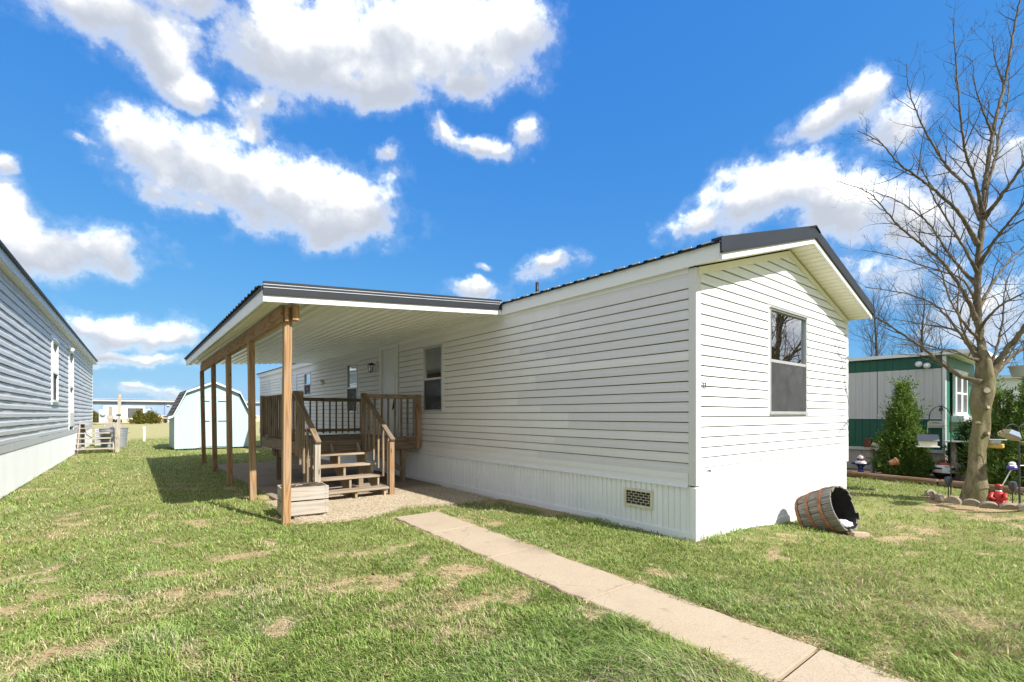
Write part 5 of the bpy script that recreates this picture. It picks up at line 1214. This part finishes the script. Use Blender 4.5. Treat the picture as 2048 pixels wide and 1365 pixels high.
# stake lights, feeders, statue
def stake_light(x, y, lab, h=.30):
    t = thing('stake_light', lab, 'garden light', (x, y, 0), group='black stake lights')
    MB().tube([(x, y, -.03), (x, y, h - .12)], .008, 6).build('stake', IRON, t); MB().lathe([(.012, -.12), (.045, -.06), (.055, 0), (.05, .04), (.03, .055), (0, .06)], 12, (x, y, h)).build('lantern', plain('smoked_lamp', (.06, .065, .08), .25, .2) if 'smoked_lamp' not in bpy.data.materials else bpy.data.materials['smoked_lamp'], t, 40)
stake_light(5.82, -1.18, 'black stake light left of the tree trunk'); stake_light(5.85, -1.93, 'black stake light right of the red seated statue')
pl = thing('purple_light', 'purple globe light with white cap on a slanting white stem', 'garden light', (6.55, -1.68, 0)); MB().tube([(6.50, -1.66, -.02), (6.56, -1.85, .48)], .009, 6).build('stem', WHITEPAINT, pl)
MB().lathe([(.02, -.05), (.07, -.03), (.075, 0), (.05, .035)], 14, (6.565, -1.86, .52)).build('globe', plain('purple_glass', (.10, .07, .42), .3, .15), pl, 40); MB().lathe([(.045, .035), (.045, .07), (.02, .09), (0, .09)], 14, (6.565, -1.86, .52)).build('cap', WHITEPAINT, pl, 40)
stt = thing('seated_statue', 'small seated garden statue in a red robe by the tree foot', 'statue', (5.72, -1.79, 0)); cc = (5.72, -1.79, 0)
MB().lathe([(.0, 0), (.105, .0), (.11, .03), (.085, .06), (.075, .11), (.08, .15), (.06, .18), (.03, .20), (0, .20)], 16, cc).build('robe', plain('red_robe', (.42, .022, .016), .45, .2, 12.), stt, 50)
for s_ in (-1, 1): MB().tube([(5.72 - .04, -1.79 + s_ * .07, .17), (5.72 - .09, -1.79 + s_ * .085, .10), (5.72 - .10, -1.79 + s_ * .03, .07)], [.03, .03, .022], 8).build('sleeve', bpy.data.materials['red_robe'], stt, True)
lump((5.70, -1.79, .025), .07, 3, (1.1, 1.5, .4)).build('folded_legs', bpy.data.materials['red_robe'], stt, True)
MB().lathe([(.03, .19), (.042, .20), (.03, .215)], 12, cc).build('collar', WHITEPAINT, stt, True); lump((5.715, -1.79, .25), .042, 5, (1, 1, 1.1), amp=.05).build('head', plain('dark_face', (.14, .06, .045), .6, .2), stt, True)
MB().lathe([(.048, 0), (.045, .02), (.03, .04), (0, .045)], 12, (5.72, -1.79, .268)).build('hat', bpy.data.materials['red_paint'], stt, True)
bk = B('black_box', 5.70, 5.84, -1.66, -1.56, -.01, .085, BLACK, None, .006); tag(bk, 'low black box between the tree and the red statue', 'box')
fp = thing('feeder_pole', 'tall dark double-hook feeder pole near the right edge', 'pole', (5.60, -2.03, 0))
MB().tube([(5.60, -2.03, -.05), (5.63, -2.02, .7), (5.66, -2.01, 1.22)], .013, 8).build('pole', IRON, fp)
for s_ in (-1, 1): MB().tube([(5.66 - .5 * .0, -2.01, 1.10)] + [(5.66 + s_ * (.10 - .10 * math.cos(a)) * .8, -2.01 - s_ * (.10 - .10 * math.cos(a)) * .6, 1.16 + .09 * math.sin(a)) for a in np.linspace(0.2, PI, 9)] + [(5.66 + s_ * .16, -2.01 - s_ * .12, 1.12)], .007, 6).build('hook_arm', IRON, fp, True)
MB().tube([(5.52, -1.93, .62), (5.78, -2.1, .62)], .008, 6).build('cross_bar', ALU, fp)
hx = thing('dome_feeder', 'hexagonal clear domed bird feeder with wooden tray on the pole', 'bird feeder', (5.50, -1.88, .93)); TLT = Matrix.Rotation(R_(28), 3, Vector((.6, .8, 0)))
MB().lathe([(.03, .10), (.10, .085), (.155, .0), (.145, .0), (.095, .075), (.02, .09)], 6, (5.50, -1.93, 1.06), TLT).build('dome', glass_mat('clear_plastic', (.80, .82, .84), .28, 1.2), hx); MB().lathe([(0, -.015), (.125, -.01), (.13, .01), (0, .012)], 6, (5.50, -1.93, 1.06), TLT).build('tray', GREYWOOD[0], hx)
MB().tube([(5.52, -1.94, 1.2), (5.50, -1.93, 1.15)], .005, 6).build('hanger', IRON, hx)
sf_ = thing('seed_feeder', 'yellow seed block feeder with grey roof behind the domed feeder', 'bird feeder', (5.90, -1.72, .86)); B('seed_block', 5.82, 5.97, -1.83, -1.63, .86, .93, plain('yellow_seed', (.55, .36, .09), .8, .25, 30.), sf_, .012); B('roof', 5.80, 5.99, -1.86, -1.60, .99, 1.0, GREYMETAL, sf_); B('case', 5.83, 5.96, -1.81, -1.65, .931, .989, glass_mat('case_plastic', (.8, .82, .8), .2, 1.), sf_, .002); MB().tube([(5.9, -1.72, 1.0), (5.9, -1.72, 1.12)], .004, 6).build('hanger', IRON, sf_)
bw = thing('hanging_bowl', 'grey hanging bowl at the right edge beside the feeder pole', 'bowl', (5.82, -2.14, .86)); MB().lathe([(0, 0), (.06, .0), (.12, .09), (.125, .10), (.10, .09), (0, .05)], 18, (5.82, -2.14, .88)).build('bowl', plain('smoke_grey', (.20, .21, .22), .4, .15), bw, 40)
MB().tube([(5.82, -2.14, .97), (5.82, -2.13, 1.12)], .004, 6).build('hanger', IRON, bw)
hp_ = thing('hanging_planter', 'grey plastic planter hanging high on the tree at the right edge', 'planter', (6.35, -1.98, 2.0)); MB().lathe([(0, 0), (.13, .0), (.165, .15), (.18, .15), (.18, .175), (.165, .175), (.14, .03), (0, .03)], 26, (6.40, -2.0, 2.01)).build('pot', plain('grey_plastic_pot', (.42, .43, .42), .5, .06), hp_, 40)
for k in range(3): MB().tube([(6.40 + .165 * math.cos(k * 2.1), -2.0 + .165 * math.sin(k * 2.1), 2.18), (6.40, -2.0, 2.60)], .004, 5).build('hanger_wire', IRON, hp_)
# scalloped edging stones round the tree
EST = plain('edging_concrete', (.25, .205, .155), .9, .2, 15., .5)
labs = ['mossy edging stone at the left end of the ring under the tree', 'second edging stone from the left under the tree', 'scalloped edging stone left of the trunk foot', 'tallest scalloped edging stone in front of the trunk', 'scalloped edging stone right of the tallest one', 'flat pale edging stone before the trunk roots', 'low edging stone below the red statue', 'pale edging stone at the right end near the feeder pole']
for k, (x, y, tl) in enumerate(((5.98, -.92, .5), (5.72, -.99, .4), (5.50, -1.12, .15), (5.33, -1.32, .1), (5.24, -1.54, .25), (5.18, -1.74, .55), (5.26, -1.93, .6), (5.42, -2.08, .5))):
    ang = math.atan2(y + 1.5, x - 5.75); sec = [(-.105, -.04)] + [(.105 * math.cos(a), .075 * math.sin(a) - .01) for a in np.linspace(PI, 0, 9)] + [(.105, -.04)]
    M_ = Matrix.Rotation(ang + PI / 2, 3, 'Z') @ Matrix.Rotation(tl, 3, 'X')
    mb = MB().loft([[M_ @ Vector((a, e, z)) for a, z in sec] for e in (-.025, .025)]); o = mb.build('edging_stone', EST, None, loc=(0, 0, 0)); o.location = (x, y, .03); tag(o, labs[k], 'edging stone', 'scalloped stones round the tree')
# ------------------------------------------------------------------ bare tree
def bark_mat(name, a, b_, c):
    m, t, p = base_mat(name); g = nd(t, 'ShaderNodeNewGeometry').outputs['Position']
    n = nd(t, 'ShaderNodeTexNoise', inp={'Vector': nd(t, 'ShaderNodeMapping', inp={0: g, 3: (1, 1, .45)}).outputs[0], 'Scale': 9., 'Detail': 8., 'Roughness': .65, 'Distortion': .8}).outputs[0]
    n2 = nd(t, 'ShaderNodeTexNoise', inp={'Vector': g, 'Scale': 2.4, 'Detail': 5.}).outputs[0]
    n3 = nd(t, 'ShaderNodeTexNoise', inp={'Vector': nd(t, 'ShaderNodeMapping', inp={0: g, 3: (1, 1, 3.)}).outputs[0], 'Scale': 26., 'Detail': 5., 'Roughness': .7}).outputs[0]
    cc = mixc(t, maprange(t, n, .35, .65), a, b_); cc = mixc(t, maprange(t, n2, .45, .65, 0., .8), cc, c)
    cc = mixc(t, maprange(t, n3, .56, .72, 0., .65), cc, (.055, .045, .030))
    t.links.new(cc, p.inputs['Base Color']); p.inputs['Roughness'].default_value = .9; p.inputs['Specular IOR Level'].default_value = .2
    h = mth(t, 'MULTIPLY_ADD', n3, -.6, n)
    t.links.new(nd(t, 'ShaderNodeBump', inp={'Strength': 1., 'Distance': .03, 'Height': h}).outputs[0], p.inputs['Normal']); return m
BARKM = bark_mat('smooth_bark', (.135, .108, .058), (.29, .24, .15), (.18, .165, .075)); BRANCHM = bark_mat('branch_bark', (.11, .085, .055), (.21, .17, .11), (.15, .12, .07)); TWIGM = plain('twig_bark', (.085, .065, .048), .85, .3, 6.)
LIMBS = [
    ('trunk', [(5.756, -1.533, -0.057), (5.762, -1.538, 0.346), (5.769, -1.543, 0.829), (5.812, -1.578, 1.231), (5.8, -1.568, 1.553), (5.862, -1.619, 1.915), (5.878, -1.605, 2.28), (5.861, -1.566, 2.525)], 0.118, 0.06),
    ('leader', [(5.856, -1.614, 1.794), (5.881, -1.57, 2.445), (5.906, -1.525, 3.185), (5.918, -1.535, 3.919), (6.045, -1.573, 4.673), (6.221, -1.587, 5.379), (6.375, -1.648, 6.072), (6.666, -1.754, 6.975), (6.967, -1.869, 8.156), (7.054, -1.939, 8.755)], 0.068, 0.009),
    ('b', [(5.887, -1.639, 1.955), (5.959, -1.825, 2.362), (5.917, -2.048, 2.747), (5.873, -2.271, 3.352), (5.957, -2.467, 4.069), (6.072, -2.56, 4.961)], 0.07, 0.014),
    ('b', [(5.969, -1.641, 1.918), (6.603, -1.832, 2.353), (7.299, -2.009, 2.604), (8.375, -2.365, 3.115), (9.34, -2.76, 3.924)], 0.055, 0.01),
    ('b', [(5.743, -1.587, 1.912), (5.684, -1.346, 2.028), (5.562, -1.118, 2.258), (5.498, -0.938, 2.478), (5.548, -0.592, 2.821), (5.573, -0.227, 3.141), (5.618, 0.122, 3.386)], 0.045, 0.01),
    ('b', [(5.769, -1.543, 2.277), (6.05, -1.385, 2.562), (6.221, -1.137, 3.038), (6.341, -0.848, 3.41), (6.172, -0.454, 3.64), (5.792, -0.018, 3.757)], 0.038, 0.007),
    ('b', [(5.887, -1.51, 2.941), (5.747, -1.397, 3.348), (5.626, -1.17, 3.868), (5.627, -0.914, 4.226), (5.548, -0.592, 4.641), (5.468, -0.399, 4.986), (5.349, -0.174, 5.339), (5.029, 0.213, 5.591)], 0.042, 0.006),
    ('b', [(5.893, -1.515, 3.511), (6.054, -1.259, 3.93), (6.349, -0.983, 4.496), (6.529, -0.743, 4.97), (6.473, -0.311, 5.47), (6.193, 0.172, 5.8)], 0.034, 0.006),
    ('b', [(5.912, -1.53, 4.164), (5.55, -1.366, 4.612), (5.168, -1.185, 4.889), (4.732, -0.961, 5.157), (4.549, -0.813, 5.314), (4.305, -0.616, 5.667), (4.031, -0.394, 5.848)], 0.04, 0.006),
    ('b', [(6.019, -1.552, 4.591), (6.153, -1.339, 5.283), (6.188, -1.11, 5.681), (6.211, -0.872, 6.27), (6.187, -0.724, 6.73), (6.174, -0.584, 7.29), (6.139, -0.556, 7.762)], 0.036, 0.006),
    ('b', [(6.045, -1.573, 4.673), (5.6, -1.535, 5.127), (5.342, -1.455, 5.549), (5.146, -1.425, 6.114), (5.098, -1.386, 6.811), (5.062, -1.357, 7.547)], 0.034, 0.006),
    ('b', [(6.139, -1.585, 5.106), (6.688, -1.643, 5.758), (7.036, -1.668, 6.389), (7.422, -1.723, 7.044), (7.599, -1.738, 7.926)], 0.034, 0.007),
    ('b', [(6.045, -1.573, 4.591), (5.909, -1.785, 4.849), (5.869, -2.009, 5.185), (5.786, -2.2, 5.613), (5.783, -2.326, 6.299)], 0.045, 0.008),
    ('b', [(5.925, -1.54, 3.837), (5.428, -1.781, 4.066), (5.092, -2.025, 4.284), (4.878, -2.237, 4.576), (4.742, -2.384, 4.952)], 0.035, 0.007),
    ('b', [(5.912, -1.53, 3.104), (6.548, -1.658, 3.676), (7.383, -1.82, 4.23), (8.17, -2.071, 4.695)], 0.035, 0.007),
    ('b', [(5.787, -1.558, 2.599), (5.342, -1.455, 2.804), (5.026, -1.328, 3.173), (4.774, -1.253, 3.608), (4.467, -1.133, 3.879)], 0.03, 0.006),
    ('b', [(5.781, -1.553, 2.76), (5.428, -1.781, 2.996), (5.005, -2.082, 3.103), (4.742, -2.384, 3.139)], 0.03, 0.006),
    ('b', [(5.769, -1.543, 2.277), (5.372, -1.479, 2.294), (5.189, -1.331, 2.412), (5.106, -1.136, 2.425), (5.241, -0.858, 2.547), (5.232, -0.594, 2.576)], 0.024, 0.005),
    ('b', [(5.893, -1.515, 3.267), (6.255, -1.293, 3.703), (6.418, -1.039, 3.919), (6.585, -0.66, 4.175), (6.645, -0.194, 4.492), (6.43, 0.237, 4.656)], 0.026, 0.005),
    ('b', [(5.899, -1.52, 3.715), (5.342, -1.455, 3.981), (5.026, -1.328, 4.334), (4.715, -1.205, 4.677), (4.467, -1.133, 5.01), (4.35, -1.038, 5.311)], 0.028, 0.005),
    ('b', [(5.825, -1.524, 2.445), (6.255, -1.293, 2.761), (6.55, -1.017, 2.961), (6.786, -0.694, 3.08), (6.721, -0.255, 3.232), (6.507, 0.175, 3.172)], 0.024, 0.005),
    ('b', [(5.913, -1.659, 2.076), (6.3, -1.715, 2.547), (6.505, -1.753, 2.98), (6.679, -1.765, 3.507), (6.954, -1.859, 4.046)], 0.03, 0.006),
    ('b', [(5.638, -1.501, 2.432), (5.311, -1.43, 2.726), (5.25, -1.381, 3.118), (5.281, -1.405, 3.51), (5.189, -1.331, 3.981)], 0.024, 0.005),
    ('b', [(6.375, -1.648, 6.072), (6.107, -1.559, 6.427), (5.874, -1.499, 6.772), (5.706, -1.492, 7.107)], 0.02, 0.004),
    ('b', [(6.666, -1.754, 6.975), (6.828, -1.628, 7.544), (6.934, -1.585, 8.055)], 0.016, 0.004)]
def smooth_path(pts, n):
    P = [Vector(p) for p in pts]; P = [P[0] * 2 - P[1]] + P + [P[-1] * 2 - P[-2]]; out = []
    segs = len(P) - 3
    for i in range(n + 1):
        t = i / n * segs; k = min(int(t), segs - 1); u = t - k; a, b_, c, d = P[k:k + 4]
        out.append(.5 * ((2 * b_) + (c - a) * u + (2 * a - 5 * b_ + 4 * c - d) * u * u + (3 * b_ - a - 3 * c + d) * u ** 3))
    return out
def grow(mb, path, radii, lvl, rg, maxl, dens, lscale, bias):
    """side shoots along a path, with their own shoots down to maxl levels"""
    L = sum((path[i + 1] - path[i]).length for i in range(len(path) - 1)); n = max(2, int(L * dens[lvl])); ga = rg.uniform(0, 6.28)
    for k in range(n):
        t = .16 + .84 * (k + rg.random()) / n if lvl == 0 else .25 + .75 * (k + rg.random()) / n
        f = t * (len(path) - 1); i = min(int(f), len(path) - 2); p = path[i].lerp(path[i + 1], f - i); d = (path[i + 1] - path[i]).normalized()
        r = radii[i] + (radii[i + 1] - radii[i]) * (f - i); ga += 2.4 + rg.uniform(-.6, .6)
        a = d.orthogonal().normalized(); b_ = d.cross(a); s = a * math.cos(ga) + b_ * math.sin(ga)
        ang = rg.uniform(.55, 1.05); nd_ = (d * math.cos(ang) + s * math.sin(ang) + Vector((0, 0, bias)) * rg.uniform(0, 1)).normalized()
        l = lscale[lvl] * rg.uniform(.45, 1.15) * (1.15 - .55 * t); m = 5 if lvl < 2 else 3; q = p.copy(); pts = [q.copy()]; dd = nd_.copy()
        for j in range(m):
            dd = (dd + Vector((rg.uniform(-1, 1), rg.uniform(-1, 1), rg.uniform(-.6, 1) + bias)) * .20).normalized(); q = q + dd * (l / m); pts.append(q.copy())
        r0 = min(r * .62, .004 + l * .0085); rad = [max(.0016, r0 * (1 - .8 * j / m)) for j in range(m + 1)]
        mb.tube(pts, rad, 5 if lvl == 0 else 3, False)
        if lvl + 1 < maxl: grow(mb, pts, rad, lvl + 1, rg, maxl, dens, lscale, bias)
rgt = random.Random(21)
tree = thing('bare_tree', 'leafless smooth-barked tree with a stout trunk right of the white home', 'tree', LIMBS[0][1][0])
for (nm, pts, r0, r1) in LIMBS:
    n = 10 * (len(pts) - 1) if nm != 'trunk' else 46; path = smooth_path(pts, n); mb = MB()
    if nm == 'trunk':
        rings = []
        for i, p in enumerate(path):
            t = i / n; R = r0 + (r1 - r0) * max(0, t - .72) / .28 + .07 * (1 - t) ** 9 + .014 * math.sin(t * 10 + 1) + .008 * math.sin(t * 23) + .004 * math.exp(-((t - .70) / .10) ** 2)
            rings.append([p + Vector((math.cos(a), math.sin(a), 0)) * (R * (1 + .085 * math.sin(2 * a + t * 7) + .06 * math.sin(3 * a + t * 9 + 2) + .035 * math.sin(5 * a - 8 * t) + .10 * (1 - t) ** 5 * math.sin(4 * a + 1) + .03 * math.sin(11 * t + 2 * a))) for a in [2 * PI * q / 28 for q in range(28)]])
        trunk = mb.loft(rings).build('trunk', BARKM, tree, True)
        for (t, a, rr) in ((.38, -2.2, .028), (.56, -2.25, .030), (.44, 2.9, .022), (.66, 3.6, .05)):      # pruned stubs
            i = int(t * n); c = path[i]; R = r0 + .004; d = Vector((math.cos(a), math.sin(a), .15)).normalized()
            MB().tube([c + d * (R - .05), c + d * (R + .012), c + d * (R + .022)], [rr * 1.6, rr * 1.1, rr], 12).build('pruned_stub', BARKM, trunk, True)
            MB().tube([c + d * (R + .0222), c + d * (R + .025)], rr * .82, 12).build('cut_face', plain('cut_wood', (.38, .31, .21), .9, .2, 20.) if 'cut_wood' not in bpy.data.materials else bpy.data.materials['cut_wood'], trunk)
        continue
    w = [(r0 + (r1 - r0) * (i / n) ** (.7 if nm == 'b' else .8)) * (.88 if nm == 'b' else 1.) for i in range(n + 1)]; w = [x * ((1.30 - .30 * min(1, i / 6)) if nm == 'b' else 1.) for i, x in enumerate(w)]
    path = [p + Vector((rgt.uniform(-1, 1), rgt.uniform(-1, 1), rgt.uniform(-1, 1))) * min(.012, r0 * .2) if 2 < i < n else p for i, p in enumerate(path)]
    mb.tube(path, w, 10 if r0 > .06 else 7)
    br = mb.build('leader' if nm == 'leader' else 'branch', BRANCHM, tree, True)
    tw = MB(); grow(tw, path, w, 0, rgt, 3, (6.6, 7.4, 7.6), (.76, .32, .12), .10)
    tw.build('twigs', TWIGM, br)
# bare trees far behind the trailer
def far_tree(loc, h, seed, lab):
    rg = random.Random(seed); t = thing('far_tree', lab, 'tree', loc, group='bare trees behind the trailer'); b = Vector(loc)
    tp = [b, b + Vector((rg.uniform(-.2, .2), rg.uniform(-.2, .2), h * .25)), b + Vector((rg.uniform(-.4, .4), rg.uniform(-.4, .4), h * .6)), b + Vector((rg.uniform(-.5, .5), rg.uniform(-.5, .5), h))]
    path = smooth_path(tp, 18); w = [.26 * (1 - .93 * i / 18) for i in range(19)]; MB().tube(path, w, 8).build('trunk', TWIGM, t, True)
    tw = MB(); grow(tw, path[4:], w[4:], 0, rg, 4, (3.4, 3.0, 3.2, 3.6), (h * .36, h * .18, h * .09, .4), .45); tw.build('crown', TWIGM, t)
far_tree((43.5, 9.6, 0), 11.0, 4, 'left bare tree rising far behind the green trailer'); far_tree((46, 6.6, 0), 11.2, 9, 'right bare tree rising far behind the green trailer')

# ------------------------------------------------------------------ grass
def blade_cloud(name, n, rmin, rmax, seed, label):
    rg = np.random.default_rng(seed); cam_p = np.array([-4.989, -2.924]); a0 = math.atan2(788, 974)
    u = rg.random(n); r = 1 / (1 / rmin + u * (1 / rmax - 1 / rmin)) ; r = np.where(rg.random(n) < .35, rmin + (rmax - rmin) * rg.random(n) ** 1.8, r)
    th = a0 + rg.uniform(-R_(58), R_(58), n)
    x = cam_p[0] + r * np.sin(th); y = cam_p[1] + r * np.cos(th)
    bz = bare(x, y); tuft = vnoise(x, y, .13, 51) * .55 + vnoise(x, y, .05, 52) * .45; lush = vnoise(x, y, 1.3, 53) * .5 + vnoise(x, y, .4, 54) * .5
    keep = ~on_hard(x, y) & (rg.random(n) > np.clip(bz * .55, 0, .52)) & (rg.random(n) < .35 + 1.1 * tuft) & (y < 40)
    x, y, r, bz, tuft, lush = (q[keep] for q in (x, y, r, bz, tuft, lush)); n = len(x)
    z = gz(x, y)
    front = 1 - sst(np.hypot(x - cam_p[0], y - cam_p[1]), 3., 5.2)
    hgt = (.018 + .032 * tuft + .032 * sst(lush, .45, .75) + .032 * front * sst(lush, .32, .7)) * rg.uniform(.5, 1.35, n) * (1 - .62 * sst(bz, .15, .7))
    wall = np.minimum(np.abs(x), 9) ; hgt = hgt * np.where((np.hypot(x - .25, y + .12) < .28), 2.0, 1.)
    wid = (.0026 + .0010 * r ** .9) * rg.uniform(.6, 1.25, n); wid = np.minimum(wid, .022)
    az_ = rg.uniform(0, 6.283, n) * .75 + 1.2 + 2.5 * (vnoise(x, y, .25, 55) - .5); lean = rg.uniform(.2, 1.45, n) * (1 + 1.6 * sst(bz, .2, .8))
    dx, dy = np.cos(az_), np.sin(az_); px, py = -dy, dx
    yaw = rg.uniform(-.8, .8, n); sx, sy = px * np.cos(yaw) + dx * np.sin(yaw), py * np.cos(yaw) + dy * np.sin(yaw)
    P = lambda k, up, s: np.stack([x + dx * hgt * lean * k + sx * wid * s, y + dy * hgt * lean * k + sy * wid * s, z - .004 + hgt * up], 1)
    V = np.stack([P(0, 0, -.5), P(0, 0, .5), P(.38, .62, .42), P(.38, .62, -.42), P(1., .92 - .12, 0.)], 1).reshape(-1, 3)
    o = (np.arange(n) * 5)[:, None]; F = np.concatenate([o + np.array([[0, 1, 2]]), o + np.array([[0, 2, 3]]), o + np.array([[3, 2, 4]])], 1).reshape(-1, 3)
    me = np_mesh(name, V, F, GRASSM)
    g1, g2, g3, st = np.array([.115, .205, .034]), np.array([.295, .41, .095]), np.array([.49, .545, .18]), np.array([.62, .52, .31])
    k = np.clip(.15 + .75 * rg.random(n) + .35 * (lush - .5), 0, 1)[:, None]
    c = np.where(k < .55, g1 + (g2 - g1) * k / .55, g2 + (g3 - g2) * (k - .55) / .45)
    pst = np.clip(.09 + 1.1 * bz + .32 * sst(vnoise(x, y, .8, 57), .5, .8), 0, .94); s_ = (rg.random(n) < pst)[:, None]
    c = np.where(s_, st * rg.uniform(.65, 1.1, (n, 1)), c); c = c * rg.uniform(.8, 1.15, (n, 1))
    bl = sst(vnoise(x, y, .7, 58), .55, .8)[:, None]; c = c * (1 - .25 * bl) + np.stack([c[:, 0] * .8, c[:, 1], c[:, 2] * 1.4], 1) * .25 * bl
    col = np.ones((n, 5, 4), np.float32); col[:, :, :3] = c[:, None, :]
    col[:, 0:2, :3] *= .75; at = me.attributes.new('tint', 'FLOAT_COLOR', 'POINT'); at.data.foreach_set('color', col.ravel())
    o_ = reg(bpy.data.objects.new(name, me), None, (0, 0, 0)); return tag(o_, label, 'grass', kind='stuff')
def grass_mat():
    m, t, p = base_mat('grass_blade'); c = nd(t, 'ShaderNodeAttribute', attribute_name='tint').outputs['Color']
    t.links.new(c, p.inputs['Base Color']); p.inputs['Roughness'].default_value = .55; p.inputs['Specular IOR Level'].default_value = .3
    tl = nd(t, 'ShaderNodeBsdfTranslucent', inp={0: c}); mx = nd(t, 'ShaderNodeMixShader', inp={0: .35, 1: p.outputs[0], 2: tl.outputs[0]})
    t.links.new(mx.outputs[0], t.nodes['Material Output'].inputs[0]); return m
GRASSM = grass_mat()
blade_cloud('grass', 520000, 2.0, 34., 77, 'patchy green and straw coloured lawn grass')
# dead leaves and straw bits
def s_leaf(rg, n):
    r = 2.4 + 9 * rg.random(n) ** 1.6; th = math.atan2(788, 974) + rg.uniform(-R_(52), R_(52), n); x = -4.989 + r * np.sin(th); y = -2.924 + r * np.cos(th)
    k = ~on_hard(x, y) & (rg.random(n) < .15 + bare(x, y)); x, y = x[k], y[k]; return np.stack([x, y, gz(x, y) + .012], 1)
def leaf_litter(n, seed):
    rg = np.random.default_rng(seed); P = s_leaf(rg, n)
    x = rg.uniform(-.1, .9, n // 4); y = rg.uniform(3.2, 6.0, n // 4); m = len(P); s = rg.uniform(.010, .026, m)
    a = rg.uniform(0, 6.28, m); tz = rg.uniform(-.4, .6, (m, 4)) * s[:, None]
    V = np.zeros((m, 4, 3)); L = np.stack([np.cos(a), np.sin(a)], 1); Wd = np.stack([-np.sin(a), np.cos(a)], 1) * .55
    for k, (l, w) in enumerate(((-1, 0), (0, -1), (1, 0), (0, 1))): V[:, k, :2] = P[:, :2] + L * (l * s)[:, None] + Wd * (w * s)[:, None]; V[:, k, 2] = P[:, 2] + tz[:, k] + .004
    me = np_mesh('leaf_litter', V.reshape(-1, 3), np.arange(m * 4).reshape(-1, 4), leaf_mat('dead_leaf', [(0, (.20, .10, .045)), (.5, (.36, .22, .11)), (1, (.50, .38, .24))], .15))
    return tag(reg(bpy.data.objects.new('leaf_litter', me), None, (0, 0, 0)), 'brown dead leaves and bits scattered through the lawn', 'leaves', kind='stuff')
leaf_litter(900, 13)
